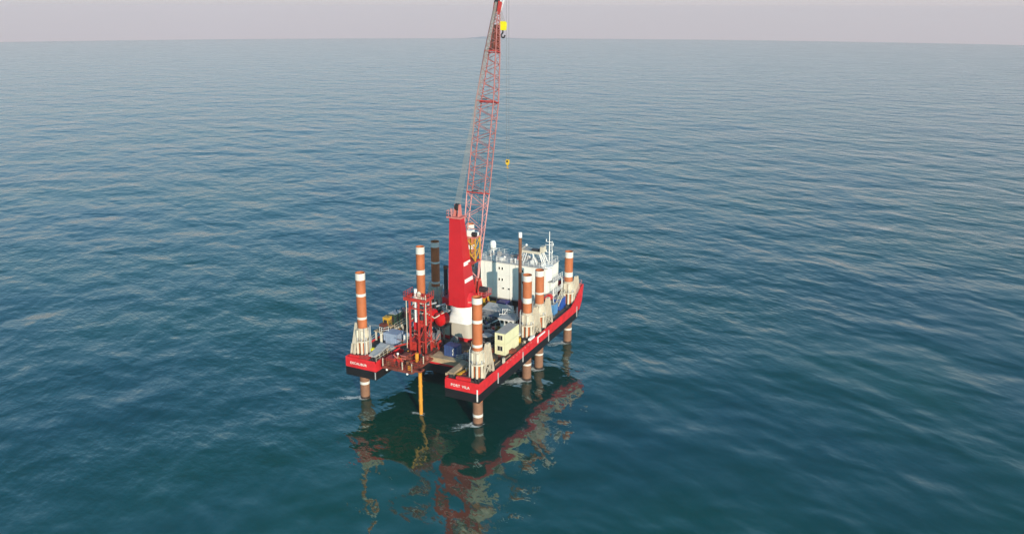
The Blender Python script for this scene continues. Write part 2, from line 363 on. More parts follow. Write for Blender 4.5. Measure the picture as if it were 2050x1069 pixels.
lettering('VILA', 13.05, -0.012, 9.16, 0.78, 'band_white', barge, wide=0.98)
# mooring fittings and rails
for s in (-1, 1):
    for (x, y) in ((15.2, 0.9), (9.4, 0.8), (15.3, 22.0), (15.3, 39.5), (15.1, 48.5)):
        MB().tube((s*x-.35,y,D), (s*x-.35,y,D+.75), .17, 10).tube((s*x+.35,y,D), (s*x+.35,y,D+.75), .17, 10).box(s*x-.7,s*x+.7,y-.25,y+.25,D,D+.08).build('bollard', 'dark_steel', barge)
MB().rail([(15.85,52.5,12.4),(15.85,56.2,14.3),(9.5,56.9,14.3)], 1.3, 1.2, .04).build('bow_railing', 'boom_pale', barge)
MB().rail([(-15.85,52.5,12.4),(-15.85,56.2,14.3),(-2,56.9,14.3)], 1.3, 1.2, .04).build('bow_railing', 'boom_pale', barge)
MB().rail([(-15.85,9.5,10.66),(-15.85,48,10.66)], 1.1, 1.9, .035).build('side_railing', 'cream', barge)
MB().rail([(-8.4,0.3,10.66),(-8.4,6.0,10.66)], 1.1, 1.6, .04).build('slot_railing', 'cream', barge)
# steel beam and timber walkway across the end of the slot
MB().box(-0.6, 8.25, 9.0, 9.19, 8.9, 10.42).box(-0.6, 8.25, 8.2, 9.0, 10.2, 10.42).build('slot_beam', 'timber_deck', barge)
MB().box(0.1, 8.1, 9.2, 11.4, D+.002, 10.44).build('timber_walkway', 'timber_deck', barge)
MB().box(7.9, 9.35, 1.7, 8.1, D+.003, 11.05).box(7.6, 9.6, 1.4, 1.7, D+.003, 10.9).build('slot_beam', 'timber_deck', barge)
MB().beam((10.0,2.2,10.6), (11.2,8.6,10.6), .5, .4).build('yellow_rail', 'machine_yellow', barge)
MB().box(-13.2, -9.2, 7.2, 9.0, D+.002, 10.9).build('hatch_cover', 'light_grey', barge)
MB().hexa([(-11.6,2.2,10.5),(-10.0,2.2,10.5),(-9.6,7.2,11.4),(-12.0,7.2,11.4),(-11.6,2.2,10.9),(-10.0,2.2,10.9),(-9.6,7.2,11.8),(-12.0,7.2,11.8)]).build('sloping_ramp', 'light_grey', barge)
MB().box(-14.4, -11.0, 0.5, 3.0, D+.002, 10.6).build('hatch_cover', 'hull_red', barge)
MB().box(10.6, 13.6, 0.45, 1.1, D+.002, 11.1).build('stern_panel', 'hull_red', barge)
MB().box(-15.3, -13.2, 0.4, 0.9, D+.002, 11.0).build('stern_panel', 'hull_red', barge)

rnd = random.Random(21)                 # fixed fittings crowding the open deck
for k in range(260):
    x = rnd.uniform(5.0, 15.2) if k % 2 else rnd.uniform(-15.0, -5.0); y = rnd.uniform(1.5, 42)
    if any(abs(y-q) < 3.0 and abs(abs(x)-13.9) < 2.6 for q in (3.5, 27.3, 34.1)) or (11.3 < x < 14.6 and 15 < y < 23) or (abs(x) < 8.5 and y < 12) or (abs(x) < 5 and 18 < y < 28): continue
    s_ = rnd.uniform(.15, .55); h = rnd.uniform(.2, .9); m_ = rnd.choice(['rig_rust', 'timber_deck', 'grey_steel', 'dark_steel', 'rig_rust', 'cream', 'pipe_orange'])
    if k % 3 == 0: MB().tube((x,y,D), (x,y,D+h), s_*.6, 10).tube((x,y,D+h), (x,y,D+h+.08), s_*.8, 10).build('vent_head', m_, barge)
    elif k % 3 == 1: MB().box(x-s_,x+s_,y-s_*1.3,y+s_*1.3,D+.001,D+h*.7).box(x-s_-.05,x+s_+.05,y-s_*1.3-.05,y+s_*1.3+.05,D+h*.7,D+h*.7+.06).build('deck_hatch', m_, barge)
    else: MB().tube((x,y-1.2,D+.25),(x,y+1.2,D+.25),.09,6).tube((x,y-1.0,D),(x,y-1.0,D+.25),.06,6).tube((x,y+1.0,D),(x,y+1.0,D+.25),.06,6).build('deck_pipe', m_, barge)

for k in range(80):                     # taller gear amidships and along the port side
    x, y = (rnd.uniform(.5, 9.5), rnd.uniform(27.5, 42)) if k % 2 else (rnd.uniform(-12, -4.6), rnd.uniform(13.2, 42))
    if (5.6 < x < 10.6 and 28 < y < 33) or (-8.5 < x < 0 and 12 < y < 20) or (-6 < x < 5.4 and 33 < y < 43.5): continue
    s_ = rnd.uniform(.2, .6); h = rnd.uniform(.6, 1.7); m_ = rnd.choice(['grey_steel', 'light_grey', 'dark_steel', 'rig_rust', 'blue_navy', 'machine_teal', 'machine_yellow', 'white'])
    if k % 3 == 0: MB().box(x-s_,x+s_,y-s_,y+s_,D+.002,D+h).box(x-s_-.04,x+s_+.04,y-s_-.04,y+s_+.04,D+h,D+h+.06).build('deck_locker', m_, barge)
    elif k % 3 == 1: MB().tube((x-s_*2,y,D+h*.5),(x+s_*2,y,D+h*.5),h*.35,10).box(x-s_*1.5,x+s_*1.5,y-.2,y+.2,D+.002,D+h*.3).build('gas_bottle', m_, barge)
    else: MB().rail([(x-s_*2,y,D),(x+s_*2,y+s_,D)],1.1,.8,.045).build('guard_rail', rnd.choice(['white','light_grey','machine_yellow']), barge)

# ------------------------------------------------------------------ legs and jacking towers
XL = 13.875; YS = (3.5, 27.28, 34.08, 52.05); LR = 1.03
LEGS = [  # side, index, top, [bands above deck (z0,z1)], band below, label
 (-1, 0, 28.5, [(27.0,28.45),(23.4,24.0),(18.3,18.8)], (3.4,4.0), 'tall orange jack-up leg at the stern corner beside the name EXCALIBUR'),
 (-1, 1, 28.1, [(26.4,28.05),(21.3,22.5)], (3.4,4.0), 'orange jack-up leg rising behind the red drilling frame, with two thick white bands'),
 (-1, 2, 27.7, [(26.3,27.5),(22.2,22.65),(17.1,17.6)], (3.4,4.0), 'jack-up leg turned dark brown by the shade of the crane tower'),
 (-1, 3, 27.9, [(26.2,27.85),(21.3,22.4)], (3.4,4.0), 'jack-up leg mostly hidden behind the red crane tower'),
 (1, 0, 27.4, [(26.1,27.35),(22.1,22.75),(17.05,17.6)], (1.85,2.45), 'orange jack-up leg at the stern corner above the name PORT VILA'),
 (1, 1, 25.1, [(23.7,25.0),(18.6,19.8)], (3.7,4.15), 'orange jack-up leg with a thick lower white band, beside the brown upright pile'),
 (1, 2, 24.3, [(22.9,24.2),(18.6,19.05)], (3.6,4.0), 'orange jack-up leg with a thin lower white ring, in front of the white accommodation block'),
 (1, 3, 24.0, [(22.5,23.95),(17.55,18.75)], (3.5,4.0), 'orange jack-up leg standing apart at the starboard bow'),
]
def make_leg(s, i, top, bands, low, label):
    x, y = s*XL, YS[i]
    t = thing('jackup_leg', label, 'jack-up leg', (x, y, 0), 'jack-up legs carrying the barge')  # one of the legs the barge stands on
    MB().lathe((x,y,0), [(LR,5.2),(LR,top),(LR-.07,top),(LR-.07,top-1.6)], 28).lathe((x,y,0), [(LR-.07,top-1.6),(0.01,top-1.62)], 28).build('upper_tube', 'leg_orange', t)
    MB().lathe((x,y,0), [(LR,0.55),(LR,5.2)], 28).build('lower_tube', 'leg_brown', t)
    MB().lathe((x,y,0), [(LR,-4),(LR,0.55)], 28).build('wet_tube', 'leg_wet', t)
    for a, b in bands+[low]:
        MB().lathe((x,y,0), [(LR,a),(LR+.025,a),(LR+.025,b),(LR,b)], 28).build('painted_band', 'band_white', t)
    return t
for L_ in LEGS: make_leg(*L_)

def make_jack(yo):
    """jacking tower built round the origin, outboard side towards +X"""
    t = thing('jacking_tower', 'x', 'jacking tower', (0, 0, 0))
    B = lambda mb, n, m, p=t: mb.build(n, m, p, local=True)
    B(MB().lathe((0,0,0), [(1.1,0),(1.75,0),(1.75,.35),(1.1,.35)], 16), 'base_plate', 'dark_steel')
    for k in range(8):
        a = math.pi*2*(k+.5)/8; x, y = 1.33*math.cos(a), 1.33*math.sin(a)
        c = B(MB().tube((x,y,.35), (x,y,3.15), .27, 10), 'jack_cylinder', 'cream')
        B(MB().tube((x,y,3.15), (x,y,4.0), .15, 8), 'piston_rod', 'light_grey', c)
    B(MB().lathe((0,0,0), [(1.1,3.0),(1.58,3.0),(1.58,3.3),(1.1,3.3)], 16), 'jack_ring', 'cream_rusty')
    B(MB().lathe((0,0,0), [(1.08,3.3),(1.24,3.5),(1.24,5.85),(1.10,6.05)], 12), 'guide_casing', 'cream_rusty')
    for k in range(6):
        a = math.pi*2*k/6; ca, sa = math.cos(a), math.sin(a)
        x, y = 1.32*ca, 1.32*sa; tx, ty = -sa*.26, ca*.26
        B(MB().hexa([(x+tx-ca*.18,y+ty-sa*.18,3.6),(x-tx-ca*.18,y-ty-sa*.18,4.0),(x-tx+ca*.18,y-ty+sa*.18,4.0),(x+tx+ca*.18,y+ty+sa*.18,4.0),
                     (x+tx-ca*.18,y+ty-sa*.18,5.6),(x-tx-ca*.18,y-ty-sa*.18,5.6),(x-tx+ca*.18,y-ty+sa*.18,5.6),(x+tx+ca*.18,y+ty+sa*.18,5.6)]), 'lock_box', 'cream')
    for a in (-2.4, 2.5, 3.1): B(MB().tube((1.72*math.cos(a),1.72*math.sin(a),.3), (1.6*math.cos(a),1.6*math.sin(a),6.3), .11, 6), 'guide_rod', 'light_grey')
    # outboard brace: a tall tapered box, open and cross-braced at its foot
    br = MB(); X0, X1 = .75, 1.75; yb, yt = (-.35+yo, 3.9+yo), (1.4+yo, 2.5+yo); zb, zk, zt = .36, 2.6, 6.9
    f = lambda z: [yb[i]+(yt[i]-yb[i])*(z-zb)/(zt-zb) for i in (0, 1)]
    ya = f(zk); br.hexa([(X0,ya[0],zk),(X1,ya[0],zk),(X1,ya[1],zk),(X0,ya[1],zk),(X0+.2,yt[0],zt),(X1-.2,yt[0],zt),(X1-.2,yt[1],zt),(X0+.2,yt[1],zt)])
    o = B(br, 'leg_brace', 'brace_tan')
    for u in (.05, .35, .65, .95):
        y0_, y1_ = ya[0]+(ya[1]-ya[0])*u, yt[0]+(yt[1]-yt[0])*u
        B(MB().beam((X1+.03,y0_,zk), (X1-.17,y1_,zt), .10, .10), 'stiffener', 'brace_tan', o)
    for x in (X0+.15, X1-.15):
        for i in (0, 1): B(MB().beam((x,yb[i],0.0), (x,ya[i],zk), .42, .36), 'brace_foot', 'brace_tan', o)
        B(MB().beam((x,yb[0]+.2,.3), (x,ya[1]-.1,zk), .16, .2).beam((x,yb[1]-.2,.3), (x,ya[0]+.1,zk), .16, .2), 'cross_brace', 'brace_tan', o)
    return t
JL = ['rusty cream jacking tower round the leg at the EXCALIBUR stern corner',
      'cream jacking tower behind the red drilling frame',
      'jacking tower in deep shade round the dark brown leg',
      'jacking tower hidden behind the crane tower on the port bow',
      'cream jacking tower with ribbed brace above the name PORT VILA',
      'cream jacking tower beside the brown upright pile and the yellow offices',
      'cream jacking tower next to the pale blue container',
      'cream jacking tower at the starboard bow behind the dark blue container']
k = 0
for s in (-1, 1):
    jack0 = make_jack(-1.8 if s < 0 else 0)
    for y in YS:
        t = jack0 if y == YS[0] else copy_tree(jack0)
        t.location = (s*XL, y, D)
        if s < 0: t.scale = (-1, 1, 1)
        tag(t, JL[k], 'jacking tower', 'jacking towers round the legs'); k += 1

# ------------------------------------------------------------------ the crane
CX, CY = 0.0, 23.0
crane = thing('pedestal_crane', 'huge red lattice-boom crane on a white and beige pedestal amidships', 'crane', (CX, CY, D))
def loft(rings, n=40):
    mb = MB(); P = []
    for (z, hw, e) in rings:
        for i in range(n):
            a = 2*math.pi*(i+.5)/n; c, s = math.cos(a), math.sin(a)
            r = hw/((abs(c)**e+abs(s)**e)**(1/e)); P.append((CX+r*c, CY+r*s, z))
    for k in range(len(rings)-1):
        b = k*n; mb.add(P[b:b+2*n], [(i, (i+1)%n, (i+1)%n+n, i+n) for i in range(n)], True)
    return mb
loft([(D,4.15,14),(11.0,4.15,14),(11.02,3.95,14)]).build('pedestal_flange', 'hull_red', crane)
loft([(11.02,3.95,14),(12.6,3.35,10),(13.75,2.92,6)]).build('pedestal_base', 'pedestal_beige', crane)
loft([(13.75,2.92,6),(15.3,2.72,3.4),(16.2,2.62,2.2)]).build('pedestal_neck', 'white', crane)
MB().lathe((CX,CY,0), [(2.6,16.2),(2.95,16.25),(2.95,17.0),(2.8,17.05),(2.8,17.65),(2.3,17.7)], 36).build('slew_ring', 'white', crane)
MB().lathe((CX,CY,0), [(2.55,17.4),(2.82,17.45),(2.9,17.9),(2.75,19.6),(2.2,20.6)], 36).build('tower_skirt', 'crane_red', crane)
# the mast: upright at the back, sloping in at the front
tb = [(-2.28,20.05,17.75),(2.12,20.05,17.75),(2.12,25.4,17.75),(-2.28,25.4,17.75),(-1.66,20.05,38.0),(1.02,20.05,38.0),(1.02,21.9,38.0),(-1.66,21.9,38.0)]
MB().hexa(tb).build('mast', 'crane_red', crane)
def side_x(z): return 2.12+(1.02-2.12)*(z-17.75)/(38-17.75)
def front_y(z): return 25.4+(21.9-25.4)*(z-17.75)/(38-17.75)
for z in (23.3, 27.2):
    a, b = z, z+.85
    MB().hexa([(side_x(a),20.45,a),(side_x(a)+.06,20.45,a),(side_x(a)+.06,front_y(a)-.3,a),(side_x(a),front_y(a)-.3,a),(side_x(b),20.45,b),(side_x(b)+.06,20.45,b),(side_x(b)+.06,front_y(b)-.3,b),(side_x(b),front_y(b)-.3,b)]).build('mast_stripe', 'white', crane)
MB().box(-.7, .75, 19.9, 20.04, 17.9, 19.6).build('access_door', 'crane_red', crane)
MB().box(-4.4, -2.5, 21.0, 23.6, 17.3, 19.0).build('machinery_box', 'crane_red', crane)
MB().rail([(-4.5,20.9,19.0),(-4.5,23.6,19.0),(-2.6,23.6,19.0)], 1.0, 1.0, .04).build('service_railing', 'pink_red', crane)
MB().box(-3.6, -2.5, 19.4, 21.6, 15.9, 16.1).build('pedestal_landing', 'light_grey', crane)
MB().rail([(-3.6,21.6,16.1),(-3.6,19.4,16.1),(-2.4,19.4,16.1)], 1.1, .8, .045).build('landing_railing', 'white', crane)
MB().beam((-3.4,19.6,16.0), (-4.6,18.9,D+.2), .45, .12).build('pedestal_ladder', 'light_grey', crane)
# masthead
MB().box(-2.15, 1.4, 19.6, 22.4, 38.0, 38.3).build('masthead_platform', 'pink_red', crane)
MB().rail([(-2.1,22.3,38.3),(-2.1,19.65,38.3),(-.9,19.65,38.3)], 1.3, .9, .05).build('masthead_railing', 'boom_pale', crane)
for x in (-.75, .35): MB().extr([(20.3,38.3),(22.0,38.3),(21.6,40.9),(20.9,40.9)], 0, x-.1, x+.1).build('sheave_bracket', 'pink_red', crane)
for x in (-.5, -.2, .1): MB().tube((x-.09,21.25,40.3), (x+.09,21.25,40.3), .78, 18).build('sheave', 'dark_steel', crane)
MB().box(-1.2, -.9, 19.9, 20.2, 38.3, 40.0).build('lamp_post', 'boom_pale', crane)
# ladder up the mast side
lad = MB()
for x in (20.9, 21.4): lad.tube((1.95,x+.6,19.5), (.95,x+.0,38.0), .04, 5)
lad.build('mast_ladder', 'pink_red', crane)
# slewing platform that carries the boom foot
MB().box(-2.9, 2.9, 25.2, 28.4, 19.1, 19.6).build('slewing_platform', 'crane_red', crane)
for x in (-2.0, 2.0):
    MB().extr([(25.2,19.6),(27.8,19.6),(26.7,22.9),(25.9,22.9)], 0, x-.55, x-.35).build('boom_foot_lug', 'rig_red', crane)
    MB().extr([(25.2,19.6),(27.8,19.6),(26.7,22.9),(25.9,22.9)], 0, x+.35, x+.55).build('boom_foot_lug', 'rig_red', crane)
    MB().tube((x-.7,26.25,22.5), (x+.7,26.25,22.5), .22, 10).build('boom_foot_pin', 'pink_red', crane)
MB().box(-1.2, 1.1, 25.6, 28.2, 19.6, 21.7).build('winch_house', 'rig_red', crane)
MB().tube((2.6,26.2,20.4), (4.3,26.2,20.4), .7, 14).build('hoist_drum', 'dark_steel', crane)
MB().box(2.5, 4.5, 24.6, 28.2, 18.9, 19.1).build('winch_platform', 'crane_red', crane)
MB().rail([(2.9,24.7,19.1),(4.5,24.7,19.1),(4.5,28.2,19.1),(-2.9,28.4,19.6)], 1.1, .8, .05).build('platform_railing', 'pink_red', crane)
MB().hexa([(2.2,21.0,18.6),(3.9,21.8,18.6),(3.9,23.4,18.6),(2.2,24.2,18.6),(2.2,21.0,18.9),(3.9,21.8,18.9),(3.9,23.4,18.9),(2.2,24.2,18.9)]).build('side_walkway', 'pink_red', crane)
# operator gantry on the front of the mast
MB().box(.1, 2.9, 23.4, 26.2, 32.9, 33.15).build('gantry_platform', 'pink_red', crane)
for x, y in ((.3,23.8),(2.7,23.8),(2.7,26.0),(.3,26.0)): MB().beam((x,y,27.6), (x,y,32.9), .22, .22).build('gantry_post', 'machine_yellow', crane)
for z0, z1 in ((27.8,30.4),(30.4,32.8)):
    MB().beam((2.7,23.8,z0), (2.7,26.0,z1), .14, .14).beam((.3,26.0,z0), (2.7,26.0,z1), .14, .14).beam((.3,23.8,z1),(2.7,23.8,z0), .14, .14).build('gantry_brace', 'machine_yellow', crane)
MB().box(0.2, 2.8, 22.3, 26.1, 27.3, 27.6).build('gantry_platform', 'rig_red', crane)
MB().box(.6, 1.7, 23.8, 25.4, 33.15, 34.5).build('equipment_box', 'white', crane)
MB().tube((1.8,24.2,33.7), (2.8,24.2,33.7), .5, 12).build('luffing_drum', 'dark_steel', crane)
MB().box(1.9, 2.6, 24.9, 25.8, 33.15, 33.9).build('equipment_box', 'white', crane)

# boom
FT = Vector((-.2, 26.25, 22.5)); TP = Vector((-.2, 40.9, 84.2)); BD = (TP-FT).normalized(); BL = (TP-FT).length
BX = Vector((1,0,0)); BN = BX.cross(BD)   # BN points to the lower (fore) side or the stern; fixed below
if BN.y > 0: BN = -BN
def bp(t, u, v):  return FT+BD*t+BX*u+BN*v   # along, across, towards the stern
T1, T2, T3, T4 = 19.6, 40.3, 51.6, 60.5
def bw(t):   # half width, half depth
    if t < T1: return 2.2, .16+(1.3-.16)*t/T1
    if t < T2: return 2.2, 1.3
    if t < T3: q = (t-T2)/(T3-T2); return 2.2+(1.38-2.2)*q, 1.3+(1.1-1.3)*q
    q = min(1, (t-T3)/(T4-T3)); return 1.38+(.55-1.38)*q, 1.1+(.6-1.1)*q
def corner(t, a, b): w_, d_ = bw(t); return bp(t, a*w_, b*d_)
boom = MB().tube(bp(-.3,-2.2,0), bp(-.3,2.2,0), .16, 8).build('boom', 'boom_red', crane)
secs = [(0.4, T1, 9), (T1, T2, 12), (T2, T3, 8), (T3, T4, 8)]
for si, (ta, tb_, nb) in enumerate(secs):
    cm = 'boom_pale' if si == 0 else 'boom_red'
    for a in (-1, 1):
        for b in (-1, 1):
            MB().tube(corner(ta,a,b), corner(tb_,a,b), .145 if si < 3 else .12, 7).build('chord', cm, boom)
    for b in (-1, 1):                   # wide faces
        mb = MB(); n2 = nb if si else 7
        for k in range(n2):
            t0 = ta+(tb_-ta)*k/n2; t1 = ta+(tb_-ta)*(k+1)/n2; s_ = 1 if k % 2 else -1
            mb.tube(corner(t0,-s_,b), corner(t1,s_,b), 0.08, 5, cap=False)
            if si == 0 and k % 2 == 0: mb.tube(corner(t0,-1,b), corner(t0,1,b), .06, 5, cap=False)
        mb.build('face_lacing', cm, boom)
    for a in (-1, 1):                   # narrow faces
        mb = MB(); n2 = int(nb*1.6)
        for k in range(n2):
            t0 = ta+(tb_-ta)*k/n2; t1 = ta+(tb_-ta)*(k+1)/n2; s_ = 1 if k % 2 else -1
            mb.tube(corner(t0,a,-s_), corner(t1,a,s_), .075, 5, cap=False)
        mb.build('side_lacing', cm, boom)
for t in (T1, T2, T3):
    w_, d_ = bw(t); mb = MB()
    for b in (-1, 1): mb.beam(corner(t,-1,b), corner(t,1,b), .24, .24)
    for a in (-1, 1): mb.beam(corner(t,a,-1), corner(t,a,1), .24, .24)
    mb.build('joint_frame', 'rig_red', boom)
    MB().box(-1.0, .1, FT.y+BD.y*t-1.15, FT.y+BD.y*t-.55, FT.z+BD.z*t+.55, FT.z+BD.z*t+.72).build('rope_guide', 'dark_steel', boom)
# plate inside the tip section
TE = T3+6.2; p = [corner(T3+.3,-1,-.9), corner(T3+.3,1,-.9), corner(TE,1,-.9), corner(TE,-1,-.9)]; q = [x-BN*.05 for x in p]
MB().add(p+q, [(0,1,2,3),(7,6,5,4),(0,4,5,1),(1,5,6,2),(2,6,7,3),(3,7,4,0)]).build('tip_plate', 'rig_rust', boom)
hd = MB()
for u in (-.55, .55): hd.add([bp(T4-.6,u-.07,.7), bp(T4-.6,u+.07,.7), bp(T4-.6,u+.07,-.7), bp(T4-.6,u-.07,-.7), bp(T4+2.4,u-.07,.5), bp(T4+2.4,u+.07,.5), bp(T4+2.4,u+.07,-1.2), bp(T4+2.4,u-.07,-1.2)], [(3,2,1,0),(4,5,6,7),(0,1,5,4),(1,2,6,5),(2,3,7,6),(3,0,4,7)])
hd.build('tip_cheek', 'rig_red', boom)
for i, u in enumerate((-.36, -.12, .12, .36)):
    c = bp(T4+.9, u, -.95); MB().tube(c-BX*.08, c+BX*.08, .62, 16).build('tip_sheave', 'band_white', boom)
    c = bp(T4+2.2, u, .1); MB().tube(c-BX*.08, c+BX*.08, .6, 16).build('tip_sheave', 'dark_steel', boom)
# short runner jib ahead of the tip
JB = bp(T4+1.6, 0, -1.0); JE = Vector((-.2, 45.9, 85.9))
MB().tube(JB+BX*.4, JE+BX*.2, .09, 6).tube(JB-BX*.4, JE-BX*.2, .09, 6).tube(bp(T4-.4,.4,-.8), JE, .07, 6).tube(bp(T4-.4,-.4,-.8), JE, .07, 6).build('runner_jib', 'white', boom)
MB().tube(JE-BX*.1, JE+BX*.1, .42, 14).build('runner_sheave', 'band_white', boom)
# luffing falls from masthead to tip
rp = MB()
for k in range(8):
    u = -1.0+1.55*k/7; rp.tube((-.2+(u+.2)*.9, 21.25, 40.9), bp(T4+2.2, (u+.2)*.35, .6), .034, 4, cap=False)
tag(rp.build('luffing_rope', 'rope_pale', crane), kind='stuff')
rp = MB()
for u in (-.3, .3): rp.tube((u,27.0,21.5), bp(T4+.9,u*.4,.5), .03, 4, cap=False)
rp.build('hoist_rope', 'rope', crane)

# hook blocks
MH = Vector((-.15, 43.4, 78.2)); t = thing('main_hook_block', 'bright yellow hook block with black hook hanging close under the boom tip', 'hook block', MH, 'hook blocks hanging from the crane')
MB().extr([(-.72,-.95),(.72,-.95),(.85,-.2),(.85,.75),(.55,1.05),(-.55,1.05),(-.85,.75),(-.85,-.2)], 1, -.35, .35).build('block_cheek', 'hook_yellow', t, local=True)
for y in (-.2, .2): MB().tube((-0.0,y-.06,.3), (0.0,y+.06,.3), .6, 14).build('block_sheave', 'dark_steel', t, local=True)
def hook(r, th, z, n=9):
    mb = MB(); pts = [Vector((0,0,z+r*1.9)), Vector((0,0,z+r))]+[Vector((-r*math.sin(a)*.95-0.0, 0, z-r*math.cos(a)*-1)) for a in []]
    for i in range(n):
        a = math.pi/2-(math.pi*1.35)*i/(n-1); pts.append(Vector((-r*.1+r*math.cos(a), 0, z+r*math.sin(a)-r*.1)))
    for a_, b_ in zip(pts[:-1], pts[1:]): mb.tube(a_, b_, th, 7)
    return mb
hk = MB(); pts = [Vector((0,0,-.95)), Vector((0,0,-1.5)), Vector((-.38,0,-1.9)), Vector((-.38,0,-2.35)), Vector((0,0,-2.65)), Vector((.42,0,-2.45)), Vector((.52,0,-2.05))]
for a_, b_ in zip(pts[:-1], pts[1:]): hk.tube(a_, b_, .19, 8)
hk.build('hook', 'dark_steel', t, local=True)
rp = MB()
for dx in (-.45, -.15, .15, .45): rp.tube((MH.x+dx, MH.y, MH.z+1.0), bp(T4+.9, dx*.8, -1.5), .045, 4, cap=False)
rp.build('fall_rope', 'rope_pale', t)
AH = Vector((-.15, 45.95, 46.2)); t = thing('runner_hook_block', 'small yellow hook block hanging half way down on two long ropes', 'hook block', AH, 'hook blocks hanging from the crane')
MB().extr([(-.32,-.6),(.26,-.68),(.42,-.1),(.38,.6),(-.26,.62),(-.42,.2)], 1, -.25, .25).build('block_cheek', 'hook_amber', t, local=True)
MB().tube((.05,-.33,.2), (.05,.33,.2), .25, 12).build('block_pin', 'dark_steel', t, local=True)
hk = MB(); pts = [Vector((0,0,-.7)), Vector((0,0,-1.0)), Vector((-.2,0,-1.2)), Vector((-.1,0,-1.5)), Vector((.16,0,-1.5)), Vector((.26,0,-1.25))]
for a_, b_ in zip(pts[:-1], pts[1:]): hk.tube(a_, b_, .11, 7)
hk.build('hook', 'machine_yellow', t, local=True)
rp = MB()
for dx in (-.3, .36): rp.tube((AH.x+dx, AH.y, AH.z+.7), (JE.x+dx, JE.y, JE.z), .035, 4, cap=False)
rp.build('fall_rope', 'rope', t)
MB().tube((AH.x, AH.y, AH.z-1.5), (AH.x-.1, AH.y, AH.z-13.0), .03, 4, cap=False).build('tag_line', 'rope', t)
# ------------------------------------------------------------------ accommodation block at the bow
AX0, AX1, AY0, AY1, AZ0, AZ1 = -6.4, 11.5, 43.5, 51.0, 12.1, 21.4
acc = thing('accommodation_block', 'white three-storey accommodation block with small dark windows at the bow', 'deckhouse', (2.5, 47, D))
for x in (-6.0, -2, 2, 6, 11.0):
    for y in (43.9, 50.6): MB().box(x-.2, x+.2, y-.2, y+.2, D, AZ0).build('stilt', 'grey_steel', acc)
MB().box(AX0, AX1, AY0, AY1, AZ0, AZ0+.25).build('floor_slab', 'roof_grey', acc)
MB().box(AX0+.15, AX1-.15, AY0+.15, AY1-.15, AZ0+.25, AZ1-.1).build('core', 'accom_white', acc)
# stern wall of bolted panels, three storeys; each panel its own piece
xs = [AX0+(4.3-AX0)*i/6 for i in range(7)]+[4.3+(AX1-4.3)*i/4 for i in range(1, 5)]
zs = [AZ0+.25, 15.35, 18.3, AZ1]
wins = {(3,2):[(-1.15,20.0),(-.32,20.0)], (3,1):[(-1.15,17.13),(-.32,17.13)], (3,0):[(-.05,14.92),(1.48,14.92)], (6,2):[(5.28,20.1)], (6,1):[(5.3,17.2)]}
for i in range(len(xs)-1):
    for j in range(3):
        y1 = AY0+.13; y0 = AY0 if i < 6 else AY0-.14
        MB().box(xs[i]+.012, xs[i+1]-.012, y0+.006*((i*3+j*5)%4), y1, zs[j]+.012, zs[j+1]-.012).build('wall_panel', 'accom_white', acc)
for ws in wins.values():
    for (x, z) in ws:
        y = AY0-.03 if x < 4.3 else AY0-.17
        small = z < 15
        hw_, hh = (.28, .19) if small else (.19, .32)
        fr = MB()
        for (a, b, c, d) in ((-hw_-.06,-hw_,-hh-.06,hh+.06),(hw_,hw_+.06,-hh-.06,hh+.06),(-hw_,hw_,hh,hh+.06),(-hw_,hw_,-hh-.06,-hh)): fr.box(x+a,x+b,y-.05,y+.05,z+c,z+d)
        f = fr.build('window', 'accom_white', acc)
        MB().box(x-hw_, x+hw_, y-.015, y+.04, z-hh, z+hh).build('pane', 'glass_dark', f)
for j in range(3):                      # side and end panels
    for i in range(4):
        y0 = AY0+(AY1-AY0)*i/4; y1 = AY0+(AY1-AY0)*(i+1)/4
        MB().box(AX1-.14, AX1+.006*((i+j)%3), y0+.014, y1-.012, zs[j]+.012, zs[j+1]-.012).build('wall_panel', 'accom_white', acc)
        MB().box(AX0-.006*((i+j)%3), AX0+.14, y0+.014, y1-.012, zs[j]+.012, zs[j+1]-.012).build('wall_panel', 'accom_white', acc)
    MB().box(AX0, AX1, AY1-.13, AY1, zs[j]+.012, zs[j+1]-.012).build('wall_panel', 'accom_white', acc)
for x in (-6.2, -5.0, -2.9, 1.9, 3.4):  # downpipes and cable trunks
    MB().tube((x,AY0-.1,AZ0+.4), (x,AY0-.1,AZ1), .055, 6).build('downpipe', 'accom_white', acc)
MB().box(AX0-.12, AX1+.2, AY0-.25, AY1+.1, AZ1, AZ1+.22).build('roof', 'light_grey', acc)
rf = MB()
rf.lathe((10.9, 45.2, AZ1+.23), [(1.6,0),(1.6,.22),(1.5,.24)], 28, capt=True); rf.build('bridge_wing_roof', 'white', acc)
MB().lathe((10.9, 45.2, 18.3), [(1.35,0),(1.35,3.09)], 28).build('bridge_wing', 'accom_white', acc)
MB().box(AX1+.02, AX1+1.6, 44.2, 50.0, 17.9, 18.05).build('side_gallery', 'light_grey', acc)
MB().rail([(AX1+1.55,44.2,18.05),(AX1+1.55,50.0,18.05)], 1.1, 1.1, .045).build('gallery_railing', 'white', acc)
MB().box(AX1+.02, AX1+1.6, 44.6, 50.0, 14.9, 15.05).build('side_gallery', 'light_grey', acc)
MB().rail([(AX1+1.55,44.6,15.05),(AX1+1.55,50.0,15.05)], 1.1, 1.1, .045).build('gallery_railing', 'white', acc)
st = MB()
for k in range(12): st.box(AX1+1.7, AX1+2.6, 45.2+k*.36, 45.5+k*.36, 12.0+k*.25, 12.06+k*.25)
st.beam((AX1+1.7,45.0,11.9),(AX1+1.7,49.6,15.0),.1,.25).beam((AX1+2.6,45.0,11.9),(AX1+2.6,49.6,15.0),.1,.25).build('outside_stair', 'cream', acc)
